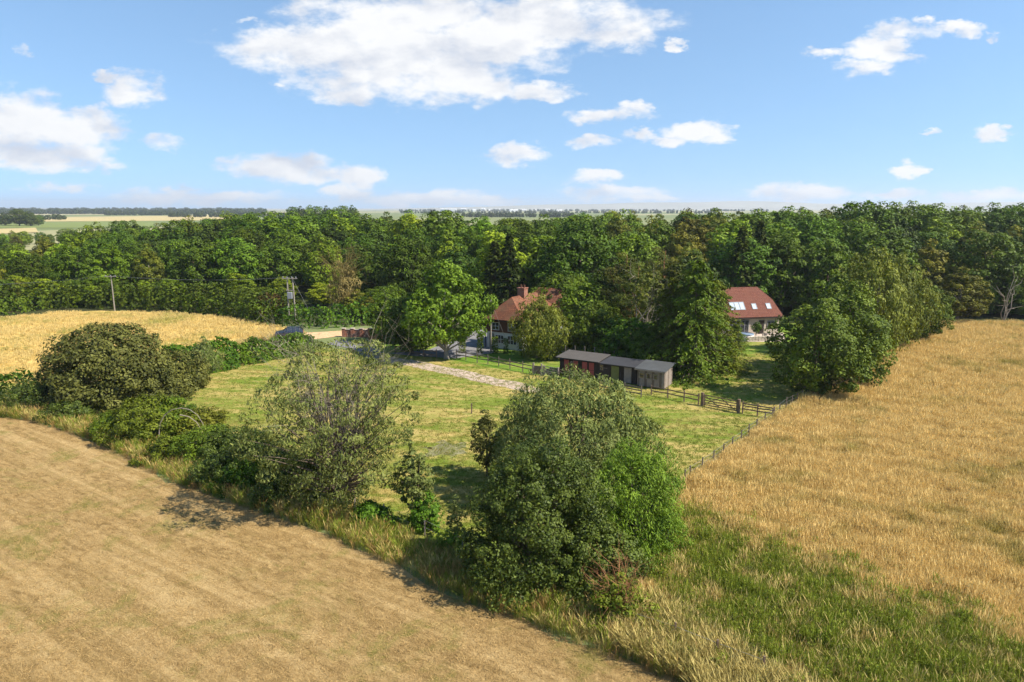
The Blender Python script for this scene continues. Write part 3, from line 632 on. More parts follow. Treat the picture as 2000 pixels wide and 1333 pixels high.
pin = Proto(205, 14.0, 3.7, 4.5, 'pine', bark='red_bark', ncl=42, cr=1.15, nlf=230, ls=.3, asp=.28, squash=.5, prof='egg', lob=.3, r0=.2, nl=24, top=.92, fill=.3, name='scots_pine', up=.6)
place(pin, 'pine_tree', at(1212, 94), 'olive green pine with cloud-like tufts above the stable')
place(pin, 'pine_tree', at(1300, 92), 'second pine with reddish trunk between the bare tree and the larch', h=13.2, rz=2.1)
def bare_tree(label, loc, mesh, name='bare_tree'):
    e = empty(name, loc); tag(e, label, 'tree'); add('branches', mesh, e); return e
bt = bare_tree('half dead tree with long pale bare limbs beside the pine', at(1256, 82.5), bare_branches(61, 11.5, 2.0, M['twig'], .13, 6, 5, .1, 1.1, n3=2))
co, va, cen = crown_data(62, 13, 2.4, 7.5, 'egg', ncl=26, cr=.7, nlf=70, ls=.28, fill=0)
add('crown', mesh_quads('sparse_crown', co, va, M['pine']), bt)
la = conifer(206, 13.8, 4.8, .6, 'larch', 34, 12, 46, .38, .45, .6, asp=.42, ragged=.5)
place(la, 'larch_tree', at(1352, 76.5), 'large drooping green conifer beside the stable shed', h=13.8, w=4.6)
place(la, 'larch_tree', at(1392, 80.5), 'ragged conifer on the right flank of the large one', h=11.0, w=3.7, rz=1.1)
place(la, 'larch_tree', at(1308, 79), 'conifer merging into the larger one behind the shed', h=11.5, w=3.6, rz=2.2)
sp = conifer(207, 17, 3.6, .5, 'spruce', 30, 9, 24, .6, .35, .95)
for px, Y, h, l in ((995, 112, 15.5, 'tall dark spruce behind the cottage chimney'), (967, 117, 14, 'shorter dark spruce left of the tallest spruce behind the cottage'), (1022, 119, 13.5, 'dark spruce right of the tallest spruce behind the cottage'), (1440, 119, 16.5, 'dark spruce rising behind the left end of the barn'), (1475, 125, 17.5, 'tall blue-green fir behind the barn roof')):
    place(sp, 'spruce_tree', at(px, Y), l, h=h, w=3.9, rz=h)
bo = Proto(208, 17.2, 8.0, 1.2, 'oak', ncl=170, cr=1.5, nlf=120, ls=.46, prof='dome', lob=.16, name='big_oak', r0=.5)
place(bo, 'oak_tree', at(1128, 113), 'huge domed dark green oak above the cottage')
M['beech'] = leaf_mat('beech_leaves', (0.050, 0.098, 0.010), (0.145, 0.215, 0.026), 0.12, 0.08)
bt2 = Proto(209, 11.0, 4.1, .9, 'beech', ncl=140, cr=.85, nlf=130, ls=.25, prof='egg', lob=.42, name='field_beech', shell=.45)
bt3 = Proto(219, 13.0, 4.0, .9, 'beech', ncl=140, cr=.9, nlf=125, ls=.28, prof='egg', lob=.32, name='tall_beech', shell=.45)
place(bt2, 'beech_tree', at(1590, 67), 'dark green beech at the corner of the wire fence')
place(bt2, 'beech_tree', at(1648, 73), 'taller beech right behind the one at the fence corner', h=12.0, rz=2.4)
place(bt3, 'beech_tree', at(1622, 79), 'taller round-headed beech left behind the fence corner beech', h=12.0, rz=.8)
rb = Proto(210, 14.8, 4.6, 1.2, 'birch', bark='pale_bark', ncl=130, cr=.95, nlf=115, ls=.33, asp=.45, axis='droop', squash=1.4, prof='egg', lob=.28, r0=.2, name='tall_birch')
place(rb, 'birch_tree', at(1700, 86), 'tall yellow-green weeping birch at the meadow edge', rz=.5)
place(rb, 'birch_tree', at(1742, 92), 'weeping birch behind the tall yellow-green one', h=13.6, rz=1.9)
place(rb, 'birch_tree', at(1655, 90), 'slender birch behind the beeches', h=13.8, w=3.8, rz=3.3)
place(bt2, 'broadleaf_tree', at(1790, 97), 'last green tree of the row at the far meadow corner', h=9.5, w=3.6, rz=4)
place(W[3], 'broadleaf_tree', at(1868, 114), 'rounded olive tree standing out from the wood edge at right', h=9.5, w=4.8)
dead = bare_tree('dead leafless white tree at the right wood edge', at(1958, 112), bare_branches(63, 10.0, 2.6, M['twig'], .13, 4, 5, .1, .9))
ds = empty('dead_shrub', at(672, 123)); tag(ds, 'fawn dead-stemmed shrub among the green trees behind the car', 'shrub')
add('stems', bare_branches(64, 12.0, 3.2, M['dead'], .10, 26, 8, .1, 1.2, n3=2), ds)
co, va, cen = crown_data(65, 10.5, 3.0, 1.5, 'egg', ncl=55, cr=.8, nlf=80, ls=.4, asp=.22, axis='up', fill=.6); add('crown', mesh_quads('dead_crown', co, va, M['dead']), ds)
cop = Proto(211, 4.5, 3.2, .2, 'copper', ncl=45, cr=.8, nlf=90, ls=.32, prof='dome', name='copper')
place(cop, 'copper_shrub', at(530, 121), 'purplish brown shrub beside the transformer pole', 'shrub')
for px, Y, pr, nm, h, w, rz, l in ((1072, 85, wb, 'birch_tree', 7.4, 2.8, 2.2, 'second weeping birch before the right half of the cottage'), (1145, 95, dk, 'broadleaf_tree', 9.5, 4.6, 2.0, 'dark tree between cottage and first pine'),
        (1240, 89, pin, 'pine_tree', 12.8, 3.6, 4.0, 'third pine just left of the half dead tree'), (1282, 97, pin, 'pine_tree', 14.5, 3.8, 5.0, 'tallest pine behind the half dead tree'), (1322, 86, dk, 'broadleaf_tree', 9.0, 4.0, .7, 'dark round tree under the second pine'),
        (1418, 79, la, 'larch_tree', 4.4, 2.3, 4.2, 'low conifer skirt right of the large conifer'), (1436, 92, la, 'larch_tree', 3.6, 1.8, 5.5, 'smaller conifer before the left end of the barn'), (1262, 80, ap, 'broadleaf_tree', 5.2, 3.4, 3.0, 'low bushy tree right behind the dark felt roof'), (1225, 96, W[1], 'broadleaf_tree', 13.5, 4.4, 2.0, 'tall dark tree between first and third pine'), (1318, 90, W[1], 'broadleaf_tree', 12.5, 4.2, 5.0, 'tall dark tree left behind the large conifer'), (1190, 98, W[1], 'broadleaf_tree', 13.0, 4.6, 1.0, 'tall dark tree behind the first pine'), (1345, 96, W[1], 'broadleaf_tree', 14.0, 5.0, 3.0, 'tall dark tree behind the large conifer')):
    place(pr, nm, at(px, Y), l, h=h, w=w, rz=rz)
# clipped bushes before the cottage
def topiary(label, px, Y, w, h, seed):
    me = hedge_mesh(seed, [Vector((-w * .28, 0, 0)), Vector((w * .28, 0, 0))], w * .9, h, M['hedge' if seed % 2 else 'bramble'], .16, 110, .08)
    o = add('clipped_bush', me, None, at(px, Y)); return tag(o, label, 'bush', 'clipped bushes before the cottage')
for i, (px, w, h, l) in enumerate([(903, 1.7, 2.0, 'clipped green bush nearest the tall ash'), (938, 1.6, 2.3, 'boxy clipped bush left of the cottage door'), (967, 1.5, 2.1, 'clipped bush below the pole by the cottage'), (988, 1.2, 1.9, 'yellowish clipped ball under the cottage window')]):
    topiary(l, px, 90 - .3 * i, w, h, 70 + i)

# ------------------------------------------------------------------ building materials
def tile_mat(name, c1, c2, c3, course=0.28):
    m, t = mat_new(name); uvn = t.new('ShaderNodeTexCoord').outputs['Object']
    br = t.new('ShaderNodeTexBrick'); t.put(br.inputs['Vector'], t.new('ShaderNodeUVMap').outputs[0])
    br.inputs['Color1'].default_value = (*c1, 1); br.inputs['Color2'].default_value = (*c2, 1); br.inputs['Mortar'].default_value = tuple(x * .45 for x in c1) + (1,)
    br.inputs['Scale'].default_value = 1.0; br.inputs['Brick Width'].default_value = .3; br.inputs['Row Height'].default_value = course; br.inputs['Mortar Size'].default_value = .018; br.inputs['Bias'].default_value = 0.0
    n = t.noise(uvn, .9, 5, .65); f = t.noise(uvn, 5, 3, .7)
    c = t.mix(t.math('MULTIPLY', t.ramp(n, .4, .7), .7), br.outputs[0], c3); c = t.mix(t.math('MULTIPLY', f, .35), c, tuple(x * .5 for x in c1))
    h = t.math('ADD', t.math('MULTIPLY', br.outputs['Fac'], -1.0), t.math('MULTIPLY', f, .6))
    t.l.new(principled(t, c, .85, .15, h, .6, .03).outputs[0], t.out.inputs[0]); return m
M['clay'] = tile_mat('old_clay_tiles', (0.165, 0.066, 0.04), (0.29, 0.115, 0.06), (0.165, 0.105, 0.06))
M['newclay'] = tile_mat('red_clay_tiles', (0.165, 0.064, 0.045), (0.21, 0.08, 0.055), (0.17, 0.075, 0.05))
M['hung'] = tile_mat('hung_tiles', (0.16, 0.075, 0.045), (0.20, 0.09, 0.055), (0.12, 0.06, 0.04), .2)
M['brick'] = tile_mat('red_brick', (0.34, 0.13, 0.08), (0.42, 0.19, 0.12), (0.44, 0.27, 0.20), .09)
M['white'] = flat_mat('white_paint', (0.74, 0.74, 0.72), .6, .3, .08, 3, .1); M['render'] = flat_mat('white_render', (0.68, 0.67, 0.64), .85, .1, .1, 1.2, .2)
M['dark_wood'] = flat_mat('black_stained_boards', (0.035, 0.028, 0.024), .8, .2, .3, 3, .4); M['red_door'] = flat_mat('faded_red_paint', (0.30, 0.07, 0.06), .7, .25, .25, 4, .2)
M['felt'] = flat_mat('grey_roof_felt', (0.085, 0.077, 0.07), .9, .15, .25, 1.5, .3); M['dark_felt'] = flat_mat('black_roof_felt', (0.04, 0.039, 0.041), .6, .4, .45, 1.0, .3)
M['grey_wood'] = flat_mat('weathered_wood', (0.15, 0.12, 0.095), .9, .1, .35, 4, .5); M['pale_wood'] = flat_mat('silvered_boards', (0.255, 0.215, 0.18), .9, .1, .3, 3, .4)
M['fence_wood'] = flat_mat('brown_fence_wood', (0.17, 0.12, 0.085), .9, .1, .4, 4, .5); M['orange_wood'] = flat_mat('new_fence_panel', (0.42, 0.19, 0.075), .8, .15, .25, 3, .3)
M['lead'] = flat_mat('grey_lead', (0.22, 0.23, 0.25), .6, .4, .15, 2, .1); M['stone'] = flat_mat('rag_stone', (0.42, 0.37, 0.30), .9, .1, .35, 3, .6)
M['green_door'] = flat_mat('mossy_green_boards', (0.16, 0.17, 0.06), .85, .1, .3, 3, .3); M['shed_roof'] = flat_mat('shed_roof_sheet', (0.08, 0.083, 0.082), .45, .5, .35, 1.2, .2)
M['wire'] = flat_mat('galvanised_wire', (0.34, 0.34, 0.33), .5, .5, .1, 3, 0.0, .6); M['pole'] = flat_mat('grey_pole_wood', (0.24, 0.215, 0.18), .9, .1, .2, 3, .3)
def glass_mat(name, col, rough=.05):
    m, t = mat_new(name); p = principled(t, col, rough, .9); p.inputs['Coat Weight'].default_value = .6; t.l.new(p.outputs[0], t.out.inputs[0]); return m
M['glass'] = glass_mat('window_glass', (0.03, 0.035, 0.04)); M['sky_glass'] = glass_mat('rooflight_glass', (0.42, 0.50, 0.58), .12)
def face_part(name, verts, faces, mat, parent, thick=0.0):
    """part from planar faces, with metre-scaled UVs for tile and brick courses"""
    bm = bmesh.new(); vs = [bm.verts.new(tuple(v)) for v in verts]
    for f in faces: bm.faces.new([vs[i] for i in f])
    bm.normal_update()
    if thick: bmesh.ops.solidify(bm, geom=bm.faces[:], thickness=thick)
    bm.normal_update(); uv = bm.loops.layers.uv.new('UVMap')
    for f in bm.faces:
        n = f.normal; s = Vector((0, 0, 1)).cross(n); s = s.normalized() if s.length > .05 else Vector((1, 0, 0)); q = n.cross(s)
        for l in f.loops: l[uv].uv = (l.vert.co.dot(s), l.vert.co.dot(q))
    me = bpy.data.meshes.new(name); bm.to_mesh(me); bm.free(); return add(name, me, parent, mat=mat)
def uv_box(name, x0, x1, y0, y1, z0, z1, mat, parent):
    v = [(x, y, z) for z in (z0, z1) for y in (y0, y1) for x in (x0, x1)]
    return face_part(name, v, [(0,2,3,1),(4,5,7,6),(0,1,5,4),(2,6,7,3),(0,4,6,2),(1,3,7,5)], mat, parent)
def hip_roof(name, x0, x1, y0, y1, ze, zr, h0, h1, axis, mat, parent):
    """hipped roof over a rectangle; h0/h1 run of the hips, ridge along axis"""
    if axis == 'y':
        xm = (x0 + x1) / 2; v = [(x0,y0,ze),(x1,y0,ze),(x1,y1,ze),(x0,y1,ze),(xm,y0+h0,zr),(xm,y1-h1,zr)]; f = [(0,1,4),(1,2,5,4),(2,3,5),(3,0,4,5)]
    else:
        ym = (y0 + y1) / 2; v = [(x0,y0,ze),(x1,y0,ze),(x1,y1,ze),(x0,y1,ze),(x0+h0,ym,zr),(x1-h1,ym,zr)]; f = [(0,1,5,4),(1,2,5),(2,3,4,5),(3,0,4)]
    return face_part(name, v, f, mat, parent, -.12), v
def window(parent, x, y, z, w, h, face='-y', nx=2, nz=2, frame='white', name='window', d=.06):
    """framed window on a wall facing -y, +x or -x; pane and bars are sub-parts"""
    r = {'-y': 0, '+x': math.pi / 2, '-x': -math.pi / 2}[face]
    p = box(name, -w/2, w/2, -d, .02, 0, h, M['glass'], parent); p.location = (x, y, z); p.rotation_euler = (0, 0, r)
    for (a, b, c, e) in ((-w/2-.05, w/2+.05, -.06, 0), (-w/2-.05, w/2+.05, h, h+.06)): box('frame', a, b, -d-.03, .02, c, e, M[frame], p)
    for i in range(nx + 1): box('glazing_bar', -w/2 + w*i/nx - .03, -w/2 + w*i/nx + .03, -d-.025, .015, 0, h, M[frame], p)
    for i in range(1, nz): box('glazing_bar', -w/2, w/2, -d-.02, .01, h*i/nz - .02, h*i/nz + .02, M[frame], p)
    return p

# ------------------------------------------------------------------ cottage
C0 = at(1020, 90.5); CRZ = math.atan2(-.52, .85)
co_ = empty('cottage', C0, CRZ); tag(co_, 'old cottage with orange hipped clay roof and white ground floor', 'house')
uv_box('wall', -5.7, 0, 0, 9.5, -.1, 2.25, M['render'], co_); uv_box('tile_hung_wall', -5.78, .08, -.08, 9.58, 2.25, 4.05, M['hung'], co_)
uv_box('wall', -6.3, 1.2, 9.6, 14.6, -.1, 4.2, M['render'], co_)
rf, _ = hip_roof('roof', -6.15, .45, -.45, 10.2, 3.95, 6.8, 2.4, 1.5, 'y', M['clay'], co_)
rf2, _ = hip_roof('roof', -6.8, 1.7, 9.1, 15.1, 4.1, 7.1, 2.6, 2.6, 'x', M['clay'], co_)
ch = uv_box('chimney', -3.3, -2.2, 4.2, 5.2, 6.1, 7.9, M['brick'], rf)
for (a, b, z0, z1) in ((-3.38, -2.12, 7.9, 8.02),): uv_box('chimney_cap', a, b, 4.12, 5.28, z0, z1, M['brick'], rf)
for x in (-3.0, -2.5): box('chimney_pot', x - .12, x + .12, 4.58, 4.82, 8.02, 8.4, M['clay'], rf, .03)
for a, b in (((-2.85, 1.95, 6.8), (-6.15, -.45, 3.97)), ((-2.85, 1.95, 6.8), (.45, -.45, 3.97)), ((-2.85, 1.95, 6.82), (-2.85, 8.7, 6.82))): beam('ridge_tile', a, b, .24, .14, M['clay'], rf)
for x, w in ((-3.6, 1.3), (-1.6, 1.4)): window(co_, x, -.01, .75, w, 1.1, '-y', 3, 2)
for x in (-4.2, -1.6): window(co_, x, -.09, 2.6, 1.1, .95, '-y', 2, 2)
for y in (2, 4.6, 7.2): window(co_, .02, y, .8, 1.3, 1.1, '+x', 3, 2); window(co_, .10, y, 2.6, 1.1, .95, '+x', 2, 2)
dr_ = box('door', -5.3, -4.5, -.06, .02, 0, 2.0, M['lead'], co_); box('handle', -4.66, -4.60, -.1, -.062, .95, 1.08, M['wire'], dr_)
box('drainpipe', -5.92, -5.82, -.2, -.1, 0, 3.9, M['dark_wood'], co_); box('gutter', -6.2, .5, -.56, -.46, 3.86, 3.96, M['dark_wood'], co_)
# conservatory
cv = empty('conservatory', at(1096, 90), CRZ); tag(cv, 'white glazed conservatory beside the cottage behind the stable', 'conservatory')
box('base_wall', -1.3, 1.3, -1.2, 1.2, -.1, .7, M['render'], cv); box('glazing', -1.26, 1.26, -1.16, 1.16, .7, 2.5, M['glass'], cv)
for i in range(5):
    x = -1.26 + i * .63
    for y in (-1.19, 1.19): beam('frame', (x, y, .7), (x, y, 2.5), .09, .09, M['white'], cv)
    if i in (1, 2, 3):
        for sx in (-1.29, 1.29): beam('frame', (sx, -1.16 + i * .58, .7), (sx, -1.16 + i * .58, 2.5), .09, .09, M['white'], cv)
for z in (.72, 1.75, 2.5):
    for y in (-1.2, 1.2): beam('rail', (-1.34, y, z), (1.34, y, z), .11, .1, M['white'], cv)
    for x in (-1.3, 1.3): beam('rail', (x, -1.24, z), (x, 1.24, z), .1, .11, M['white'], cv)
hip_roof('roof', -1.45, 1.45, -1.35, 1.35, 2.55, 3.4, 1.2, 1.2, 'x', M['white'], cv)

# ------------------------------------------------------------------ barn house
B0 = at(1388, 101.5); BRZ = math.radians(11)
bn = empty('barn_house', B0, BRZ); tag(bn, 'barn house with large plain red tiled roof and rooflights', 'house')
BL, BW, ZE, ZR = 11.7, 7.0, 2.62, 6.75
uv_box('wall', .3, BL - .3, .3, BW - .3, -.1, 2.75, M['stone'], bn)
ym = BW / 2; zc = ZE + (ZR - ZE) * .58; yc0 = ym * .58; xr0, xr1 = 2.4, BL - 2.5
rv = [(-.1,-.1,ZE),(BL+.1,-.1,ZE),(BL+.1,BW+.1,ZE),(-.1,BW+.1,ZE),(.3,yc0,zc),(BL-.75,yc0,zc),(BL-.75,BW-yc0,zc),(.3,BW-yc0,zc),(xr0,ym,ZR),(xr1,ym,ZR)]
brf = face_part('roof', rv, [(0,1,5,4),(4,5,9,8),(1,2,6,5),(5,6,9),(2,3,7,6),(6,7,8,9),(3,0,4,7),(7,4,8)], M['newclay'], bn, -.1)
for a, b in ((rv[8], rv[9]), (rv[9], rv[5]), (rv[5], rv[1])): beam('ridge_tile', a, b, .2, .12, M['newclay'], brf)
def rooflight(px, py, w, h):
    """on the front slope, found from its place along the eave and up the slope"""
    s = 1 / math.cos(math.atan2(zc - ZE, yc0)); ax = Vector((0, yc0, zc - ZE)).normalized(); nn = Vector((0, -(zc - ZE), yc0)).normalized()
    o = Vector((px, -.1, ZE)) + ax * py
    def slab(nm, x0, x1, u0, u1, h0, h1, m, par):
        v = [o + Vector((x, 0, 0)) + ax * u + nn * k for k in (h0, h1) for u in (u0, u1) for x in (x0, x1)]
        return add(nm, poly_mesh(nm, v, [(0,2,3,1),(4,5,7,6),(0,1,5,4),(2,6,7,3),(0,4,6,2),(1,3,7,5)], m), par)
    p = slab('rooflight', -w/2, w/2, 0, h, .02, .09, M['sky_glass'], brf)
    for (a, b, c, d) in ((-w/2-.09, -w/2, -.09, h+.09), (w/2, w/2+.09, -.09, h+.09), (-w/2, w/2, -.09, 0), (-w/2, w/2, h, h+.09)): slab('frame', a, b, c, d, .0, .12, M['lead'], p)
for x in (2.05, 7.55, 9.95): rooflight(x, 1.55, .62, .85)
for x in (3.95, 4.75, 5.55): rooflight(x, 1.5, .66, 1.25)
beam('fascia', (-.05, -.14, ZE - .07), (BL + .05, -.14, ZE - .07), .06, .16, M['dark_wood'], bn)
for x, w in ((3.3, 1.6), (5.3, 2.0)): window(bn, x, .29, .15, w, 2.0, '-y', 3, 1, 'lead')
dr_ = box('door', 8.0, 8.9, .22, .33, 0, 2.1, M['dark_wood'], bn); box('handle', 8.75, 8.82, .17, .218, 1, 1.12, M['wire'], dr_)
window(bn, 10.0, .29, .9, 1.1, 1.0, '-y', 2, 1, 'lead')
# terrace before the barn
tw = empty('terrace_wall', at(1470, 97.5), BRZ); tag(tw, 'low rough stone terrace wall below the barn', 'wall')
rs = random.Random(4)
for row in range(3):
    x = -1.0 + (row % 2) * .2
    while x < 4.6:
        w = rs.uniform(.35, .6); add('stone', box_me('stone', x, x + w - .03, -.2 + rs.uniform(-.03, .03), .2, row * .24 + .0, row * .24 + .22, M['stone'], .03), tw); x += w
ht = empty('hot_tub', at(1457, 98.5), 0); tag(ht, 'round hot tub with blue-grey cover beside the terrace', 'hot tub')
def lathe(name, prof, mat, parent, seg=20):
    pr = [(r, z) for r, z in prof]; a = np.linspace(0, 2 * math.pi, seg, endpoint=False)
    co = np.array([(r * math.cos(t), r * math.sin(t), z) for r, z in pr for t in a]); n = seg
    fa = [(i * n + j, i * n + (j + 1) % n, (i + 1) * n + (j + 1) % n, (i + 1) * n + j) for i in range(len(pr) - 1) for j in range(n)]
    return add(name, raw_mesh(name, co, np.array(fa), 4, None, mat), parent)
lathe('shell', [(1.02, 0), (1.05, .1), (1.05, .8), (.98, .84), (.0, .84)], M['white'], ht); M['tub_cover'] = flat_mat('blue_grey_vinyl', (.16, .22, .30), .5, .4, .15, 2, .1)
lathe('cover', [(1.1, .845), (1.12, .93), (.9, 1.0), (0, 1.04)], M['tub_cover'], ht)
gt = empty('garden_table', at(1500, 99.5), .2); tag(gt, 'wooden garden table on the barn terrace', 'table')
box('table_top', -.8, .8, -.45, .45, .7, .76, M['pale_wood'], gt)
for x in (-.7, .7):
    for y in (-.36, .36): box('leg', x - .04, x + .04, y - .04, y + .04, 0, .7, M['pale_wood'], gt)
for i, (px, Y, rz, l) in enumerate(((1493, 98.9, 3.1, 'wooden garden chair on the near side of the terrace table'), (1512, 99.4, 1.3, 'wooden garden chair at the right end of the terrace table'))):
    e = empty('garden_chair', at(px, Y), rz); tag(e, l, 'chair', 'terrace chairs')
    box('seat', -.25, .25, -.25, .25, .42, .46, M['pale_wood'], e); box('backrest', -.25, .25, .22, .26, .465, .95, M['pale_wood'], e)
    for x in (-.22, .22):
        for y in (-.22, .2): box('leg', x - .025, x + .025, y - .025, y + .025, 0, .42, M['pale_wood'], e)
pp = Proto(220, 2.6, .75, 1.2, 'oak', ncl=22, cr=.3, nlf=60, ls=.14, prof='round', r0=.06, name='potted')
place(pp, 'standard_tree', at(1476, 98.8), 'small mop-headed tree on the barn terrace')
tp = lathe('plant_pot', [(.18, 0), (.26, .4), (.28, .42), (.24, .42), (.2, .36), (0, .36)], M['clay'], None, 14); tp.location = at(1466, 99.8); tag(tp, 'terracotta pot on the barn terrace', 'pot')

# ------------------------------------------------------------------ stables
S0 = at(1091, 77.2); S1 = at(1299, 70.6); SRZ = math.atan2(S1.y - S0.y, S1.x - S0.x); SL = (S1 - S0).length
sb = empty('stable_block', S0, SRZ); tag(sb, 'long low black stable block with red doors', 'stable')
xa, xb = SL * .40, SL * .735
def roof_slab(name, x0, x1, y0, y1, z0, z1, mat, par, th=.09):
    return face_part(name, [(x0,y0,z0),(x1,y0,z0),(x1,y1,z1),(x0,y1,z1)], [(0,1,2,3)], mat, par, -th)
box('wall', 0, xb, .25, 2.9, -.1, 2.0, M['dark_wood'], sb)
roof_slab('roof', -.25, xa, -.35, 3.1, 2.06, 2.30, M['felt'], sb); roof_slab('roof', xa + .02, xb + .3, -.2, 3.0, 1.93, 2.14, M['dark_felt'], sb)
for i, x in enumerate((.6, 1.75, 2.9, 3.75)):
    d = box('door', x, x + .6, .16, .245, .08, 1.82, M['red_door'], sb, .01); box('hinge', x + .03, x + .4, .13, .158, .35, .42, M['dark_wood'], d); box('door_split', x, x + .6, .14, .157, .96, 1.0, M['dark_wood'], d)
for x in (5.5, 6.6): d = box('door', x, x + .95, .16, .245, .08, 1.8, M['dark_wood'], sb, .01); box('hinge', x + .03, x + .5, .13, .158, 1.4, 1.47, M['grey_wood'], d)
box('door', 6.3 + .2, 7.4, .10, .155, .08, 1.8, M['green_door'], sb, .01); box('door', 8.0, 8.85, .16, .245, .08, 1.8, M['pale_wood'], sb, .01)
for i in range(24): box('board', i * .37 + .02, i * .37 + .05, .215, .249, 0, 2.0, M['dark_wood'], sb)
for x in (1.5, 5.2): window(sb, x + .1, .24, 1.2, .35, .5, '-y', 1, 2, 'grey_wood')
sh = empty('field_shed', S0, SRZ); tag(sh, 'silvered wooden shed at the right end of the stables', 'shed')
x0, x1 = xb + .35, SL
box('wall', x0 + .05, x1 - .05, -.35, 2.3, .15, 1.9, M['grey_wood'], sh)
roof_slab('roof', x0 - .2, x1 + .2, -.75, 2.7, 1.99, 2.3, M['shed_roof'], sh)
n = 11
for i in range(n):
    a = x0 + (x1 - x0) * i / n; b = x0 + (x1 - x0) * (i + 1) / n - .025
    box('board', a, b, -.39, -.353, .12, 1.9, M['pale_wood' if i % 3 else 'grey_wood'], sh)
for i in range(9):
    a = -.35 + 2.65 * i / 9; b = -.35 + 2.65 * (i + 1) / 9 - .025; box('board', x1 - .047, x1 - .01, a, b, .12, 1.95, M['pale_wood' if i % 4 else 'grey_wood'], sh)
for i in range(3): window(sh, x0 + .5 + i * .78, -.392, 1.05, .5, .5, '-y', 1, 1, 'pale_wood', d=.03)
for x in (x0 + .1, x1 - .1):
    for y in (-.25, 2.2): box('skid', x - .1, x + .1, y - .1, y + .1, -.05, .15, M['dark_wood'], sh)
beam('fascia', (x0 - .2, -.77, 1.97), (x1 + .2, -.77, 1.97), .04, .12, M['pale_wood'], sh)
# close-boarded screen with tall posts behind the stables
sc_ = empty('garden_screen', at(1104, 82), SRZ * .55); tag(sc_, 'weathered board screen with tall posts behind the stables', 'fence')
for i in range(30): box('board', i * .2, i * .2 + .17, 0, .03, 0, 1.75 + .05 * math.sin(i * 2.1), M['grey_wood'], sc_)
for i in range(6): box('post', i * 1.2 - .06, i * 1.2 + .06, -.14, -.02, 0, 2.5, M['grey_wood'], sc_)

# ------------------------------------------------------------------ fences, gates, poles
def post_rail(label, pts, hgt=1.15, rails=(.55, .95), mat='fence_wood', pw=.11, name='rail_fence', wires=(), skip_first=False, pname='post'):
    """posts at the given ground points, rails (or wires) between neighbours"""
    o0 = Vector(pts[0]); e = empty(name, o0); tag(e, label, 'fence'); rr = random.Random(len(label))
    for i, p in enumerate(pts):
        if i == 0 and skip_first: continue
        q = Vector(p) - o0; tx, ty = rr.uniform(-.03, .03), rr.uniform(-.03, .03)
        beam(pname, q + Vector((0, 0, -.1)), q + Vector((tx, ty, hgt + rr.uniform(-.05, .06))), pw, pw, M[mat], e)
    for a, b in zip(pts[:-1], pts[1:]):
        qa, qb = Vector(a) - o0, Vector(b) - o0; s = Vector((-(qb - qa).y, (qb - qa).x, 0)).normalized() * -(pw / 2 + .022)
        for z in rails: beam('rail', qa + s + Vector((0, 0, z + rr.uniform(-.02, .02))), qb + s + Vector((0, 0, z + rr.uniform(-.02, .02))), .04, .11, M[mat], e)
        for z in wires: beam('wire', qa + Vector((0, 0, z)), qb + Vector((0, 0, z)), .012, .012, M['wire'], e)
    return e
post_rail('open rail fence with pale posts from the ash tree to the hand gate', GP([(892,701),(910,704),(932,709),(953,712),(974,716),(996,721),(1021,727),(1040,731)]), 1.25, (.55, .98), 'grey_wood')
post_rail('rail fence running in front of the stable doors', GP([(1092,738),(1112,744),(1140,752),(1180,762),(1220,770),(1252,776)]), 1.2, (.35, .7, 1.0), 'grey_wood')
post_rail('rail fence in front of the silvered shed', GP([(1272,772),(1304,778),(1336,785),(1364,791)]), 1.1, (.5, .92))
post_rail('short rail fence from the field gate to the wire fence corner', GP([(1450,808),(1479,813),(1511,818)]), 1.15, (.5, .78, 1.0))
post_rail('dark rail fence in the shade left of the ash trunk', GP([(772,690),(800,694),(828,698),(853,701)]), 1.2, (.45, .95), 'fence_wood')
post_rail('wire stock fence with thin stakes up the meadow edge', GP([(1336,950),(1347,941),(1370,925),(1393,909),(1412,895),(1430,881),(1447,868),(1462,856),(1477,845),(1493,833),(1508,822),(1522,811),(1535,800),(1546,795),(1556,790),(1566,785),(1600,766),(1640,744),(1690,716)]), 1.2, (), 'grey_wood', .08, 'wire_fence', (.4, .75, 1.08), pname='stake')
post_rail('wire fence stakes in the verge below the twiggy tree', GP([(560,985),(628,1000),(694,1010),(751,1018),(830,1046),(905,1082)]), 1.15, (), 'pale_wood', .075, 'wire_fence', (.5, .95), pname='stake')
post_rail('wire fence stakes in the long grass at lower right', GP([(1230,1232),(1318,1262),(1400,1296),(1490,1330)]), 1.1, (), 'fence_wood', .08, 'wire_fence', (.5, .95), pname='stake')
lp = beam('paddock_post', G(921, 808) - Vector((0, 0, .1)), G(921, 808) + Vector((.02, 0, 1.0)), .12, .12, M['fence_wood']); tag(lp, 'single dark post standing alone in the paddock', 'post')

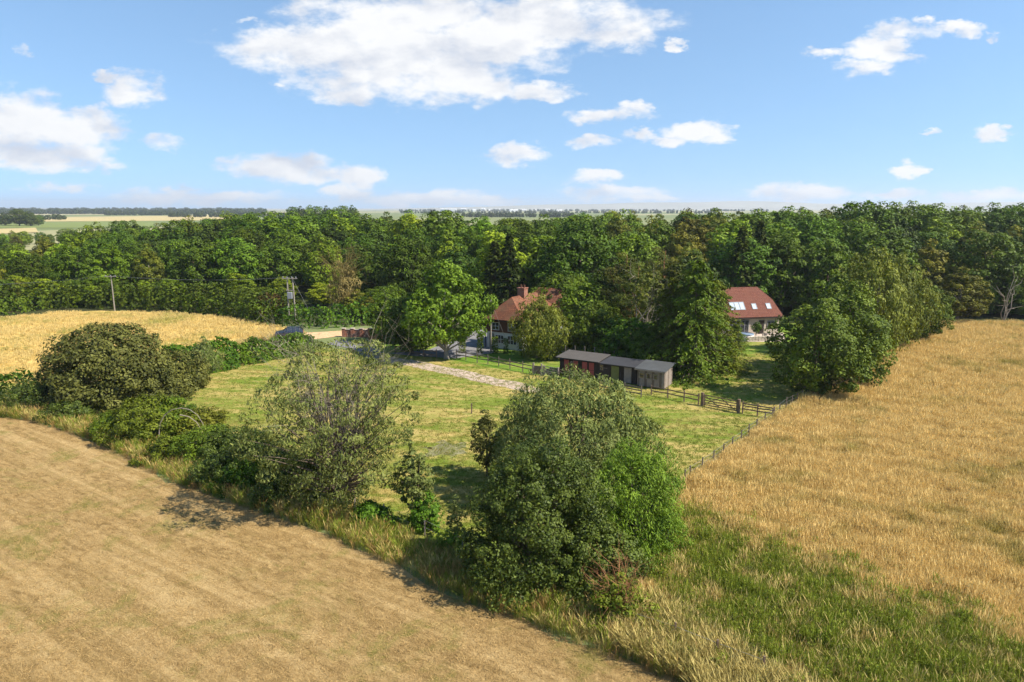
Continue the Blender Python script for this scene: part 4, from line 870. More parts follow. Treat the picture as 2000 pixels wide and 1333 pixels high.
def field_gate(label, a, b, h=1.15, mat='fence_wood', bars=5, post=.24, ph=1.35):
    a, b = Vector(a), Vector(b); L = (b - a).length; e = empty('field_gate', a, math.atan2(b.y - a.y, b.x - a.x)); tag(e, label, 'gate')
    box('gate_post', -post / 2, post / 2, -post / 2, post / 2, -.1, ph, M[mat], e, .02); box('gate_post', L - post / 2, L + post / 2, -post / 2, post / 2, -.1, ph, M[mat], e, .02)
    x0, x1 = post / 2 + .05, L - post / 2 - .05
    for i in range(bars): z = .18 + (h - .2) * (i / (bars - 1)) ** 1.12; beam('bar', (x0, 0, z), (x1, 0, z), .035, .085, M[mat], e)
    for x in (x0 + .04, x1 - .04): beam('stile', (x, .037, .1), (x, .037, h + .08), .035, .09, M[mat], e)
    m = (x0 + x1) / 2; beam('brace', (x0, -.037, h), (m, -.037, .16), .03, .07, M[mat], e); beam('brace', (m, -.037, h), (x1, -.037, .16), .03, .07, M[mat], e); beam('brace', (x0, .037, .18), (m, .037, h), .03, .07, M[mat], e)
    return e
field_gate('dark five-bar field gate between stout posts right of the shed', G(1371, 793), G(1442, 807))
field_gate('pale five-bar gate leaning by the end of the stables', G(1061, 734), G(1090, 739), 1.15, 'pale_wood', 5, .12, 1.25)
hg = empty('hand_gate', G(1042, 732), math.atan2((G(1058, 734) - G(1042, 732)).y, (G(1058, 734) - G(1042, 732)).x)); tag(hg, 'narrow close-boarded hand gate at the end of the rail fence', 'gate')
for x in (0, 1.02): box('gate_post', x - .08, x + .08, -.08, .08, -.1, 1.4, M['pale_wood'], hg, .02)
for i in range(6): box('board', .1 + i * .14, .1 + i * .14 + .12, -.02, .02, .1, 1.1, M['grey_wood'], hg)
for z in (.3, .9): box('rail', .1, .94, .022, .06, z, z + .09, M['grey_wood'], hg)

def pole(label, p, h, arm=0.0, r=.14, name='telegraph_pole'):
    e = empty(name, p); tag(e, label, 'pole'); co, fa = tubes([(np.array([[0, 0, -.2], [0, 0, h * .5], [0, 0, h]]), [r, r * .85, r * .7])], 8)
    add('post', raw_mesh('post', co, fa, 4, None, M['pole'], True), e)
    if arm:
        beam('crossarm', (-arm / 2, -.16, h - .15), (arm / 2, -.16, h - .15), .1, .12, M['pole'], e)
        for x in (-arm * .42, 0, arm * .42): box('insulator', x - .06, x + .06, -.22, -.1, h - .09, h + .14, M['lead'], e)
    return e
P1 = at(224, 127); h1 = ztop(539, 127); pole('lone telegraph pole with crossarm above the wheat field hedge', P1, h1, 2.1)
P2 = at(571, 116); h2 = ztop(542, 116)
hp = empty('transformer_pole', P2); tag(hp, 'twin pole with grey transformer and crossarm above the parked car', 'pole')
for x in (-.45, .45):
    co, fa = tubes([(np.array([[x * 1.3, 0, -.2], [x, 0, h2]]), [.15, .12])], 8); add('post', raw_mesh('post', co, fa, 4, None, M['pole'], True), hp)
beam('crossarm', (-1.3, -.2, h2 - .2), (1.3, -.2, h2 - .2), .12, .14, M['pole'], hp); beam('crossarm', (-.7, -.2, h2 - 2.2), (.7, -.2, h2 - 2.2), .12, .14, M['pole'], hp)
box('transformer', -.4, .4, -.75, -.27, h2 - 3.6, h2 - 2.5, M['lead'], hp, .04); box('warning_plate', -.62, -.4, -.22, -.19, 1.9, 2.4, M['white'], hp)
for x in (-1.1, -.4, .4, 1.1): box('insulator', x - .06, x + .06, -.26, -.14, h2 - .12, h2 + .16, M['lead'], hp)
beam('stay', (.5, 0, h2 - .3), (3.2, 1.5, 0), .03, .03, M['wire'], hp)
P3 = at(959, 89.5); h3 = ztop(583, 89.5); p3 = pole('slim telegraph pole in front of the cottage corner', P3, h3, 0, .12); beam('stay', (0, 0, h3 - .3), (2.6, .4, .1), .025, .025, M['wire'], p3)
def cable(label, a, b, sag, r=.006):
    t = np.linspace(0, 1, 14)[:, None]; pts = np.array(a) * (1 - t) + np.array(b) * t; pts[:, 2] -= (4 * sag * t * (1 - t))[:, 0]
    co, fa = tubes([(pts, np.full(14, r))], 4); o = add('overhead_cable', raw_mesh('cable', co, fa, 4, None, M['lead'], True)); tag(o, label, 'cable', 'overhead cables of the wheat field line')
for k, w in enumerate(('nearer', 'middle', 'farther')):
    dx = (-.85, 0, .85)[k]
    cable(f'{w} overhead cable from the lone pole out past the left edge', P1 + Vector((dx, -.16, h1)), at(-160, 128, 4.6) + Vector((dx, 0, 0)), .5)
    cable(f'{w} overhead cable between the lone pole and the transformer pole', P1 + Vector((dx, -.16, h1)), P2 + Vector((dx, -.2, h2)), .6)

# ------------------------------------------------------------------ brick wall, fence panels, parked car, bins
bw = empty('brick_wall', at(672, 101), math.radians(-4)); tag(bw, 'low pinkish brick garden wall with piers beside the drive', 'wall')
uv_box('wall', 0, 4.0, -.12, .12, -.1, 1.1, M['brick'], bw); uv_box('coping', -.05, 4.05, -.17, .17, 1.1, 1.17, M['paving'], bw)
for x in (0, 1.35, 2.7, 4.0): uv_box('pier', x - .24, x + .24, -.24, .24, -.1, 1.25, M['brick'], bw); uv_box('pier_cap', x - .28, x + .28, -.28, .28, 1.25, 1.33, M['paving'], bw)
pf = empty('panel_fence', at(722, 99), math.radians(-6)); tag(pf, 'orange-brown board fence panels right of the brick wall', 'fence')
for i in range(16): box('board', i * .16, i * .16 + .145, 0, .03, 0, 1.55, M['orange_wood'], pf)
for x in (-.08, 1.25, 2.6): box('post', x - .06, x + .06, -.12, -.002, -.1, 1.7, M['orange_wood'], pf)
uv_box('coping', -.1, 2.7, -.08, .1, 1.552, 1.62, M['lead'], pf)
pg = empty('panel_gate', at(738, 106), math.radians(8)); tag(pg, 'upright orange board gate behind the fence panels', 'gate')
for i in range(7): box('board', i * .15, i * .15 + .135, 0, .03, .05, 1.9, M['orange_wood'], pg)
for z in (.4, 1.5): box('rail', 0, 1.04, .032, .07, z, z + .1, M['orange_wood'], pg)
M['bin'] = flat_mat('dark_bin_plastic', (.04, .042, .045), .5, .4, .1, 3, .05)
for i, (px, Y, l) in enumerate(((764, 95.5, 'left of two dark wheeled bins beside the fence panels'), (771, 95.2, 'right of two dark wheeled bins beside the fence panels'))):
    e = empty('wheeled_bin', at(px, Y), .1 * i); tag(e, l, 'bin', 'wheeled bins by the drive')
    add('body', poly_mesh('body', [(-.2,-.24,.06),(.2,-.24,.06),(.2,.24,.06),(-.2,.24,.06),(-.29,-.33,.98),(.29,-.33,.98),(.29,.33,.98),(-.29,.33,.98)], [(0,3,2,1),(0,1,5,4),(1,2,6,5),(2,3,7,6),(3,0,4,7),(4,5,6,7)], M['bin']), e)
    box('lid', -.3, .3, -.35, .36, .985, 1.06, M['bin'], e, .02); box('handle', -.24, .24, .36, .4, .93, .97, M['bin'], e)
    for x in (-.25, .25): w = lathe('wheel', [(0, -.03), (.1, -.03), (.1, .03), (0, .03)], M['bin'], e, 12); w.location = (x, .27, .1); w.rotation_euler = (0, math.pi / 2, 0)
def car(label, p, rz):
    e = empty('parked_car', p, rz); tag(e, label, 'car')
    M['car'] = m = flat_mat('dark_blue_car_paint', (.016, .022, .045), .25, .6, .1, 2, 0); p_ = m.node_tree.nodes.get('Principled BSDF')
    for n in m.node_tree.nodes:
        if n.type == 'BSDF_PRINCIPLED': n.inputs['Coat Weight'].default_value = .8; n.inputs['Coat Roughness'].default_value = .05
    tyre = flat_mat('tyre_rubber', (.02, .02, .02), .8, .2, .1, 4, 0); rim = flat_mat('alloy_rim', (.4, .4, .42), .4, .5, .05, 4, 0, .7)
    def loft(name, secs, mat):
        """secs: list of cross sections (x, [(y,z)...])"""
        n = len(secs[0][1]); co = [(x, y, z) for x, s in secs for y, z in s]
        fa = [(i * n + j, i * n + (j + 1) % n, (i + 1) * n + (j + 1) % n, (i + 1) * n + j) for i in range(len(secs) - 1) for j in range(n)] + [tuple(range(n))[::-1], tuple((len(secs) - 1) * n + j for j in range(n))]
        return add(name, poly_mesh(name, co, fa, mat, False), e)
    def sec(w, zb, zs, zt): return [(-w * .92, zb), (w * .92, zb), (w, zb + .15), (w, zs), (w * .94, zt), (-w * .94, zt), (-w, zs), (-w, zb + .15)]
    body = loft('body', [(-2.05, sec(.72, .38, .6, .72)), (-1.95, sec(.82, .25, .7, .84)), (-1.2, sec(.88, .2, .78, .93)), (-.6, sec(.89, .2, .82, .98)), (.9, sec(.89, .2, .84, 1.0)), (1.7, sec(.87, .22, .84, 1.0)), (2.0, sec(.8, .3, .78, .95))], m)
    loft('cabin', [(-.95, [(-.76, .96), (.76, .96), (.74, 1.0), (-.74, 1.0)]), (-.3, [(-.78, .97), (.78, .97), (.62, 1.44), (-.62, 1.44)]), (.9, [(-.78, .98), (.78, .98), (.62, 1.48), (-.62, 1.48)]), (1.6, [(-.76, .98), (.76, .98), (.6, 1.38), (-.6, 1.38)]), (1.93, [(-.74, .98), (.74, .98), (.7, 1.02), (-.7, 1.02)])], M['glass'])
    add('roof', box_me('roof', -.35, 1.6, -.6, .6, 1.44, 1.5, m, .025), e)
    for x in (-.3, .55, 1.35):
        for s in (-1, 1): beam('pillar', (x - .05, s * .785, .98), (x, s * .635, 1.45), .07, .05, m, e)
    for x in (-1.3, 1.3):
        for s in (-1, 1):
            w = lathe('wheel', [(0, -.1), (.27, -.1), (.32, -.07), (.32, .07), (.27, .1), (0, .1)], tyre, e, 18); w.location = (x, s * .8, .32); w.rotation_euler = (math.pi / 2, 0, 0)
            k = lathe('rim', [(0, -.108), (.2, -.108), (.2, -.1)], rim, w, 14); k2 = lathe('rim', [(0, .108), (.2, .108), (.2, .1)], rim, w, 14)
    for s in (-1, 1): box('headlight', -2.03, -1.9, s * .6 - .14, s * .6 + .14, .62, .74, M['white'], e, .02); box('tail_light', 1.93, 2.03, s * .65 - .1, s * .65 + .1, .7, .9, M['red_door'], e, .02); box('mirror', -.62, -.48, s * .98 - .09, s * .98 + .09, .98, 1.1, m, e, .02)
    return e
car('dark blue hatchback parked behind the hedge beside the wheat field', at(566, 101), math.radians(14))

# ------------------------------------------------------------------ hedgerow trees in front
def solo(label, name, loc, seed, H, R, leaf, cat='tree', **kw):
    p = Proto(seed, H, R, kw.pop('base', .3), leaf, name=name, **kw); return place(p, name, loc, label, cat)
solo('broad brown-green field maple filling the left hedgerow', 'field_maple', G(205, 790) + Vector((0, 1.5, 0)), 301, 8.0, 7.3, 'brown', base=.5, prof='dome', ncl=230, cr=.95, nlf=150, ls=.25, Ry=5.5, lob=.14, nl=18, up=.45)
solo('lighter brown-green shrub joined to the right of the field maple', 'field_shrub', G(345, 765), 302, 4.6, 3.6, 'brown', 'shrub', base=.1, prof='dome', ncl=80, cr=.7, nlf=120, ls=.22)
br_ = solo('fresh green bramble-covered shrub below the field maple', 'hedge_shrub', G(275, 862) + Vector((0, 1.2, 0)), 303, 3.6, 3.6, 'bramble', 'shrub', base=.05, prof='dome', ncl=110, cr=.6, nlf=130, ls=.17, lob=.3)
solo('green shrub right of the bramble shrub under dead grey arch', 'hedge_shrub', G(395, 905) + Vector((0, 1.0, 0)), 304, 2.7, 2.6, 'bramble', 'shrub', base=.05, prof='dome', ncl=80, cr=.5, nlf=120, ls=.15, lob=.3)
solo('dark shrub at the left foot of the twiggy tree', 'hedge_shrub', G(495, 945) + Vector((0, .8, 0)), 305, 3.8, 2.7, 'alder', 'shrub', base=.05, prof='dome', ncl=80, cr=.55, nlf=120, ls=.15, lob=.3)
t = np.linspace(0, math.pi, 9); arch = np.stack([-1.7 + 1.9 * (1 - np.cos(t)), .3 * np.sin(t), .6 + 2.4 * np.sin(t) ** .8], 1)
co, fa = tubes([(arch, np.linspace(.05, .02, 9)), (arch[4:] + [0, -.3, -.5], np.linspace(.05, .015, 5))], 6)
o = add('dead_branch', raw_mesh('dead_branch', co, fa, 4, None, M['twig'], True), None, G(352, 868)); tag(o, 'grey dead branch arching over the shrubs below the field maple', 'branch')
solo('small grey-leaved willow in front of the paddock hedge', 'young_willow', G(403, 744), 306, 5.2, 1.7, 'willow', bark='pale_bark', base=.9, prof='egg', ncl=45, cr=.5, nlf=90, ls=.22, asp=.35, axis='droop', nl=14)
# twiggy sallow
sl = solo('tall half bare grey-green sallow with upswept twigs', 'sallow_tree', G(655, 992) + Vector((0, .6, 0)), 307, 11.3, 4.9, 'sallow', bark='bark', base=.4, prof='round', ncl=235, cr=.6, nlf=110, ls=.20, asp=.36, axis='up', stems=4, spread=.14, nl=40, r0=.17, top=.8, lob=.28, fill=.25, shell=.25, lean=(.03, 0))
add('twigs', bare_branches(308, 11.0, 3.4, M['twig'], .04, 30, 9, .2, 1.2, n3=3), sl)
solo('narrow dark young tree right of the sallow', 'young_tree', G(812, 1030) + Vector((0, .4, 0)), 309, 6.3, 1.0, 'sallow', base=.8, prof='egg', ncl=46, cr=.36, nlf=70, ls=.17, lob=.5, nl=16, lean=(-.05, 0))
solo('low dark shrub at the foot of the narrow young tree', 'hedge_shrub', G(835, 1035), 310, 2.6, 1.1, 'hedge', 'shrub', base=.05, prof='egg', ncl=35, cr=.35, nlf=90, ls=.14)
solo('thin yellowing sapling left of the big willow clump', 'sapling', G(893, 1070), 311, 3.4, .6, 'sallow', bark='pale_bark', base=1.0, prof='egg', ncl=22, cr=.24, nlf=45, ls=.13, r0=.03, nl=12, fill=0)
solo('bright green weeds round the thin sapling', 'weed_clump', G(885, 1072), 312, 1.1, 1.3, 'bright', 'plant', base=.02, prof='dome', ncl=30, cr=.28, nlf=70, ls=.12)
for i, (px, py, h, r, lf, l) in enumerate(((70, 800, 3.0, 3.0, 'alder', 'dark shrub at the left foot of the field maple'), (330, 850, 3.2, 2.6, 'hedge', 'dark green shrub behind the dead grey arch'), (445, 915, 3.0, 2.4, 'alder', 'dark shrub between the dead arch and the sallow'), (560, 965, 2.6, 2.2, 'hedge', 'green shrub at the left trunk foot of the sallow'), (385, 850, 2.2, 2.0, 'olive', 'yellowish shrub behind the dark hedgerow shrubs'))):
    solo(l, 'hedge_shrub', G(px, py) + Vector((0, .8, 0)), 340 + i, h, r, lf, 'shrub', base=.05, prof='dome', ncl=75, cr=.5, nlf=120, ls=.15, lob=.35)
for i, (px, py, h, r, lf, l) in enumerate(((128, 822, 1.9, 2.0, 'alder', 'low dark shrub in the verge under the field maple'), (215, 850, 2.0, 1.9, 'hedge', 'low green shrub left of the bramble shrub at the field edge'), (322, 905, 2.0, 1.7, 'bramble', 'low shrub in the verge just left of the dead arch'), (420, 948, 2.1, 1.6, 'alder', 'low dark shrub at the field edge right of the dead arch'), (470, 962, 2.4, 1.6, 'hedge', 'rounded shrub at the field edge left of the sallow'), (545, 988, 2.2, 1.5, 'alder', 'dark low shrub in front of the left sallow stems'), (725, 1030, 1.5, 1.1, 'hedge', 'low shrub between sallow and narrow young tree'))):
    solo(l, 'hedge_shrub', G(px, py) + Vector((0, .5, 0)), 360 + i, h, r, lf, 'shrub', base=.03, prof='dome', ncl=60, cr=.42, nlf=120, ls=.14, lob=.4)
# the willow and alder clump
solo('grey-green willow at the back of the big clump', 'willow_tree', G(1120, 985) + Vector((0, 1.0, 0)), 313, 9.0, 6.3, 'willow', base=.2, prof='dome', ncl=260, cr=.72, nlf=170, ls=.22, asp=.34, axis='up', stems=3, spread=.15, lob=.12, squash=1.1, Ry=4.2)
solo('dark leafy alder in front of the big clump', 'alder_tree', G(1050, 1128), 314, 7.7, 3.75, 'alder', base=.2, prof='dome', ncl=260, cr=.58, nlf=230, ls=.125, asp=.6, stems=3, spread=.12, lob=.18, up=.25)
solo('vivid green feathery willow on the right of the big clump', 'osier_willow', G(1238, 1075), 315, 6.7, 2.75, 'bright', base=.1, prof='dome', ncl=180, cr=.55, nlf=200, ls=.19, asp=.22, axis='up', stems=3, spread=.12, lob=.34, squash=1.15)
solo('dark shrub tucked below alder and bright willow', 'hedge_shrub', G(1180, 1150), 316, 3.6, 2.2, 'alder', 'shrub', base=.05, prof='dome', ncl=70, cr=.45, nlf=120, ls=.14)
solo('low green shrub at the right foot of the bright willow', 'hedge_shrub', G(1300, 1085), 317, 2.5, 1.5, 'bright', 'shrub', base=.05, prof='dome', ncl=50, cr=.4, nlf=120, ls=.15, axis='up', asp=.25)
hw = solo('small hawthorn with bare reddish twigs on top', 'hawthorn', G(1212, 1218), 318, 2.7, 1.35, 'bramble', base=.1, prof='egg', ncl=60, cr=.34, nlf=90, ls=.11, lob=.35, r0=.06)
add('twigs', bare_branches(319, 3.5, 1.5, M['red_twig'], .03, 16, 7, .5, 1.0, n3=3), hw)
cs = solo('thin brownish elder left of the back willow', 'elder_shrub', G(952, 930), 320, 5.4, 1.3, 'brown', base=.8, prof='egg', ncl=40, cr=.38, nlf=80, ls=.16, nl=14)

# ------------------------------------------------------------------ grass
def grass_mat(name, c1, c2, c3, nsc=.18, trans=.25, bias=.5):
    m, t = mat_new(name); a = t.new('ShaderNodeAttribute', attribute_name='var').outputs['Fac']
    pos = t.new('ShaderNodeNewGeometry').outputs['Position']; oi = t.new('ShaderNodeObjectInfo').outputs['Random']
    n = t.noise(pos, nsc, 4, .62); n2 = t.noise(pos, nsc * 6, 3, .6)
    c = t.mix(t.math('ADD', t.math('MULTIPLY', a, .5), t.math('MULTIPLY', oi, .5)), c1, c2)
    c = t.mix(t.math('MULTIPLY', t.ramp(t.math('ADD', t.math('MULTIPLY', n, .65), t.math('MULTIPLY', n2, .35)), bias, bias + .16), .85), c, c3)
    p = principled(t, c, .7, .15); tr = t.new('ShaderNodeBsdfTranslucent'); t.l.new(c, tr.inputs[0]); mx = t.new('ShaderNodeMixShader'); mx.inputs[0].default_value = trans
    t.l.new(p.outputs[0], mx.inputs[1]); t.l.new(tr.outputs[0], mx.inputs[2]); t.l.new(mx.outputs[0], t.out.inputs[0]); return m
M['straw'] = grass_mat('dry_tall_grass', (.54, .38, .135), (.82, .615, .25), (.32, .27, .06), .12, bias=.51)
M['weed'] = grass_mat('green_weed_stems', (.115, .165, .014), (.27, .305, .036), (.30, .28, .06), .3, bias=.56)
M['pale_grass'] = grass_mat('pale_verge_grass', (.33, .28, .075), (.58, .46, .17), (.17, .185, .035), .35, bias=.5)
M['russet'] = grass_mat('russet_dead_grass', (.30, .175, .055), (.50, .32, .11), (.20, .19, .04), .5, bias=.55)
M['wheat_ear'] = grass_mat('wheat_ears', (.50, .37, .125), (.72, .56, .23), (.27, .28, .06), .09, bias=.49)
M['flower'] = flat_mat('grey_white_seed_heads', (.46, .43, .33), .95, 0.0, .1, 3, 0)
M['sward'] = grass_mat('short_sward', (.135, .19, .022), (.28, .29, .05), (.46, .35, .12), .22, bias=.475)
M['hay'] = grass_mat('cut_hay', (.265, .17, .06), (.56, .39, .165), (.19, .185, .04), .22, bias=.52)
def tuft(seed, n, h, spread, wid, mat, head=False, lean=.25, lie=0.0, flowers=0, leaves=0):
    rg = np.random.default_rng(seed); V, F, va, mi = [], [], [], []
    for i in range(n):
        th = rg.uniform(0, 6.28); r = spread * math.sqrt(rg.uniform()); b = np.array([r * math.cos(th), r * math.sin(th), -.03])
        hh = h * rg.uniform(.6, 1.15); ld = rg.uniform(0, 6.28); ln = lean * hh * rg.uniform(.2, 1.3); d = np.array([math.cos(ld), math.sin(ld), 0]); hz = hh * (1 - lie)
        wd = rg.uniform(0, 6.28); s = np.array([math.cos(wd), math.sin(wd), 0]) * wid * rg.uniform(.6, 1.3); m_ = b + d * ln * .35 + [0, 0, hz * .55]; tp = b + d * ln + [0, 0, hz]; k = len(V); v = rg.uniform()
        if head:
            q = b + d * ln * .7 + [0, 0, hz * .82]
            V += [b - s * .5, b + s * .5, m_ + s * .4, m_ - s * .4, q + s * 1.3, q - s * 1.3, tp]; F += [(k, k+1, k+2, k+3), (k+3, k+2, k+4, k+5), (k+5, k+4, k+6)]; va += [v * .4] * 4 + [.5 + v * .5] * 3; mi += [0, 0, 0]
        else:
            V += [b - s, b + s, m_ + s * .8, m_ - s * .8, tp]; F += [(k, k+1, k+2, k+3), (k+3, k+2, k+4)]; va += [v] * 5; mi += [0, 0]
        for l in range(leaves):
            z = rg.uniform(.25, .95); c = b + (tp - b) * z; a = rg.uniform(0, 6.28); o = np.array([math.cos(a), math.sin(a), .5]) * rg.uniform(.08, .16); w_ = np.array([-math.sin(a), math.cos(a), .2]) * .03; k = len(V)
            V += [c, c + o * .5 + w_, c + o, c + o * .5 - w_]; F += [(k, k+1, k+2, k+3)]; va += [v] * 4; mi += [0]
        if flowers and rg.uniform() < flowers:
            for q in range(3):
                c = tp + rg.normal(0, .035, 3); w_ = rg.normal(size=3); w_ *= .028 / np.linalg.norm(w_); u_ = np.cross(w_, rg.normal(size=3)); u_ *= .028 / np.linalg.norm(u_); k = len(V)
                V += [c - w_, c + u_, c + w_, c - u_]; F += [(k, k+1, k+2, k+3)]; va += [v] * 4; mi += [1]
    me = poly_mesh('tuft', V, F, M[mat]); me.materials.append(M['flower']); me.polygons.foreach_set('material_index', mi)
    a = me.attributes.new('var', 'FLOAT', 'POINT'); a.data.foreach_set('value', np.array(va, np.float32)); return me
def scatter(name, label, pts, scl, meshes, seed):
    """one grass object: tufts set on points by geometry nodes"""
    rg = np.random.default_rng(seed); n = len(pts); me = bpy.data.meshes.new(name); me.vertices.add(n); me.vertices.foreach_set('co', np.asarray(pts, np.float32).ravel()); me.update()
    rot = np.zeros((n, 3), np.float32); rot[:, 2] = rg.uniform(0, 6.28, n); rot[:, :2] = rg.normal(0, .08, (n, 2))
    for nm, ty, dat, key in (('rot', 'FLOAT_VECTOR', rot.ravel(), 'vector'), ('scl', 'FLOAT', np.asarray(scl, np.float32), 'value'), ('pick', 'INT', rg.integers(0, len(meshes), n).astype(np.int32), 'value')):
        a = me.attributes.new(nm, ty, 'POINT'); a.data.foreach_set(key, dat)
    c = bpy.data.collections.new(name + '_tufts')
    for i, m_ in enumerate(meshes): c.objects.link(bpy.data.objects.new(f'{name}_tuft_{i}', m_))
    ng = bpy.data.node_groups.new(name, 'GeometryNodeTree'); ng.interface.new_socket('Geometry', in_out='INPUT', socket_type='NodeSocketGeometry'); ng.interface.new_socket('Geometry', in_out='OUTPUT', socket_type='NodeSocketGeometry')
    N, L = ng.nodes, ng.links; gi, go = N.new('NodeGroupInput'), N.new('NodeGroupOutput'); ci = N.new('GeometryNodeCollectionInfo'); ci.inputs['Collection'].default_value = c; ci.inputs['Separate Children'].default_value = True; ci.inputs['Reset Children'].default_value = True
    ip = N.new('GeometryNodeInstanceOnPoints'); ip.inputs['Pick Instance'].default_value = True; L.new(gi.outputs[0], ip.inputs['Points']); L.new(ci.outputs[0], ip.inputs['Instance'])
    for nm, ty, sk in (('rot', 'FLOAT_VECTOR', 'Rotation'), ('scl', 'FLOAT', 'Scale'), ('pick', 'INT', 'Instance Index')):
        na = N.new('GeometryNodeInputNamedAttribute'); na.data_type = ty; na.inputs['Name'].default_value = nm; L.new(na.outputs[0], ip.inputs[sk])
    L.new(ip.outputs[0], go.inputs[0]); o = add(name, me); md = o.modifiers.new('scatter', 'NODES'); md.node_group = ng; tag(o, label, 'grass', kind='stuff'); return o
def fill(poly, bands, seed, avoid=(), xlim=.86):
    """random points inside a polygon: bands of (Ymin, Ymax, per square metre); only what the lens could see"""
    rg = np.random.default_rng(seed); P = []; xs = [p[0] for p in poly]
    for y0, y1, den in bands:
        a, b = max(min(xs), -y1 * xlim), min(max(xs), y1 * xlim); n = int((b - a) * (y1 - y0) * den)
        x, y = rg.uniform(a, b, n), rg.uniform(y0, y1, n); k = inside(poly, x, y) & (np.abs(x) < y * xlim + 1)
        for q in avoid: k &= ~inside(q, x, y)
        P.append(np.stack([x[k], y[k], np.zeros(k.sum())], 1))
    return np.concatenate(P)
rgg = np.random.default_rng(9)
WEEDS = GP([(1270,1120),(1318,1020),(1400,1035),(1480,1070),(1560,1100),(1680,1150),(1800,1210),(1900,1245),(2010,1290),(2200,1360)]) + [Vector((30, 12, 0)), Vector((12, 12, 0)), G(1640, 1390), G(1500, 1330), G(1400, 1280), G(1300, 1200)]
VERGE_R = GP([(1200,1270),(1262,1180),(1300,1190),(1400,1270),(1500,1320),(1640,1390)]) + [Vector((12, 14, 0)), Vector((8, 15, 0)), G(1350, 1345)]
def blotch(p, f, ph=0.0):
    """cheap smooth noise for clumping, about -1..1"""
    x, y = p[:, 0] * f + ph, p[:, 1] * f - ph
    return (np.sin(x * 1.7 + 1.3 * np.sin(y * 1.1)) + np.sin(y * 2.1 + 1.7 * np.sin(x * .9 + 1)) + .8 * np.sin((x + y) * 3.3 + 2 * np.sin(x * 2.3)) + .6 * np.sin((x - y) * 5.1)) / 2.6
def soft(pts, poly, sd, seed):
    rg = np.random.default_rng(seed); return inside(poly, pts[:, 0] + rg.normal(0, sd, len(pts)) + 1.2 * blotch(pts, .5), pts[:, 1] + rg.normal(0, sd, len(pts)) + 1.2 * blotch(pts, .4, 2))
pts = fill(MEADOW, [(20, 40, 55), (40, 62, 36), (62, 120, 15)], 1, (VERGE_R,))
pts = pts[~soft(pts, WEEDS, 1.3, 31) | (rgg.uniform(size=len(pts)) < .12)]
scatter('dry_grass', 'tall golden dry grass covering the meadow at right', pts, rgg.uniform(.75, 1.15, len(pts)) * (1 + .28 * blotch(pts, .9)) * np.where(pts[:, 1] > 62, 1.15, 1), [tuft(400 + i, 18, .75, .30, .009 + .002 * (i % 2), 'straw', True, .28) for i in range(5)], 1)
e_ = fill(MEADOW, [(18, 46, 55)], 2); e_ = e_[soft(e_, WEEDS, 1.5, 32)]
scatter('weeds', 'green flowering weeds along the front of the meadow', e_, rgg.uniform(.65, 1.2, len(e_)) * (1 + .25 * blotch(e_, 1.1)), [tuft(420 + i, 16, .85, .22, .010, 'weed', i % 2 == 0, .16, flowers=.012 if i < 2 else 0, leaves=(1, 0, 1, 0, 0)[i]) for i in range(5)], 2)
k = rgg.uniform(size=len(e_)) < .10; q_ = e_[k] + rgg.normal(0, .3, (k.sum(), 3)) * [1, 1, 0]
v_ = np.concatenate([q_, fill(VERGE_R, [(14, 40, 60)], 3)])
scatter('long_grass', 'pale long grass at the lower right field margin', v_, rgg.uniform(.6, 1.2, len(v_)), [tuft(440 + i, 16, .95, .2, .011, 'pale_grass', True, .55) for i in range(4)], 3)
def along(edge, inner, outer, den, seed):
    """points in a strip beside a polyline (positive = away from the stubble)"""
    rg = np.random.default_rng(seed); P = []
    for a, b in zip(edge[:-1], edge[1:]):
        a, b = Vector(a), Vector(b); L = (b - a).length; d = (b - a) / L; s = Vector((-d.y, d.x, 0)); n = int(L * (outer - inner) * den)
        x, w = rg.uniform(0, L, n), rg.uniform(inner, outer, n); P.append(np.stack([a.x + d.x * x + s.x * w, a.y + d.y * x + s.y * w, np.zeros(n)], 1))
    return np.concatenate(P)
st = along(STUB_EDGE[:12], -.15, 2.6, 30, 4); st = st[rgg.uniform(size=len(st)) < .35 + .65 * (np.sin(st[:, 0] * .9) * np.sin(st[:, 0] * .37 + 1) * .5 + .5)]
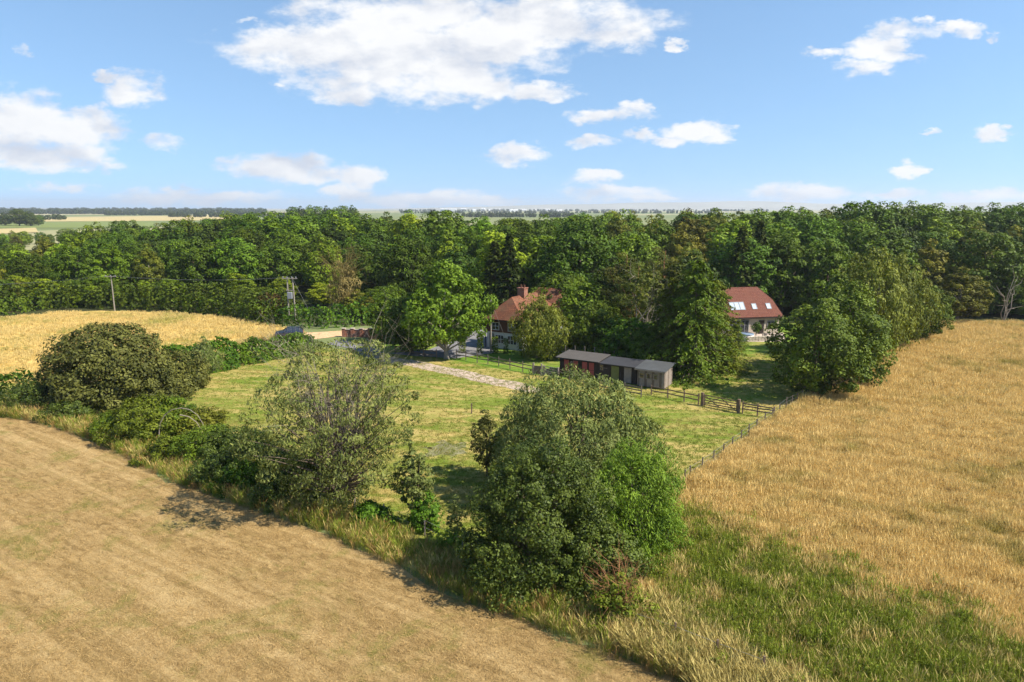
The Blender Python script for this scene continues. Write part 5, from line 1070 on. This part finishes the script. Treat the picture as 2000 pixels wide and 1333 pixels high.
scatter('verge_grass', 'long dry and green grass on the verge below the hedgerow trees', st, rgg.uniform(.45, 1.15, len(st)), [tuft(460 + i, 16, .9, .2, .012, ('pale_grass', 'weed', 'russet', 'weed')[i], True, .5) for i in range(4)], 4)
pp_ = fill(PADDOCK, [(38, 60, 16), (60, 92, 9)], 5, (STUB, MEADOW))
scatter('paddock_grass', 'short cropped green and straw grass of the paddock', pp_, rgg.uniform(.5, 1.3, len(pp_)), [tuft(480 + i, 14, .13, .22, .016, 'sward', False, .6) for i in range(4)], 5)
ss = fill(STUB, [(17, 30, 34), (30, 45, 20), (45, 75, 9)], 6)
scatter('cut_hay_litter', 'short stubble and cut hay litter on the mown field', ss, rgg.uniform(.5, 1.3, len(ss)), [tuft(500 + i, 16, .17, .24, .011, 'hay', False, 1.5, .4) for i in range(4)], 6)
# thin ragged wheat edge
we = fill(WHEAT, [(70, 125, 4)], 7); wv_ = (-math.sin(.22) * we[:, 0] + math.cos(.22) * we[:, 1]) % 11.0; we = we[~((np.abs(wv_ - 4) < .35) | (np.abs(wv_ - 5.9) < .35))]; scatter('wheat_crop', 'ripe golden wheat standing in the field at left', we, rgg.uniform(.7, 1.1, len(we)), [tuft(520 + i, 16, .55, .3, .02, 'wheat_ear', True, .2) for i in range(3)], 7)

# ------------------------------------------------------------------ air
def haze():
    m = bpy.data.materials.new('haze'); m.use_nodes = True; t = NT(m.node_tree); t.n.clear(); out = t.new('ShaderNodeOutputMaterial')
    v = t.new('ShaderNodeVolumePrincipled'); v.inputs['Color'].default_value = (.86, .92, 1, 1); v.inputs['Density'].default_value = 1.1e-4; v.inputs['Anisotropy'].default_value = 0.2
    t.l.new(v.outputs[0], out.inputs['Volume']); o = box('haze', -14000, 14000, -800, 14000, -8, 150, m); tag(o, kind='stuff')
haze()

# look-alikes that still share a label are told apart by their order
_same = {}
for o in scene.objects:
    if o.parent is None and o.get('label'): _same.setdefault(o['label'], []).append(o)
for l, os_ in _same.items():
    if len(os_) > 1:
        for i, o in enumerate(sorted(os_, key=lambda q: q.location.x / max(q.location.y, 1))):
            n = f'{l}, {ORD[min(i, 14)]} from left'
            if len(n.split()) <= 16: o['label'] = n
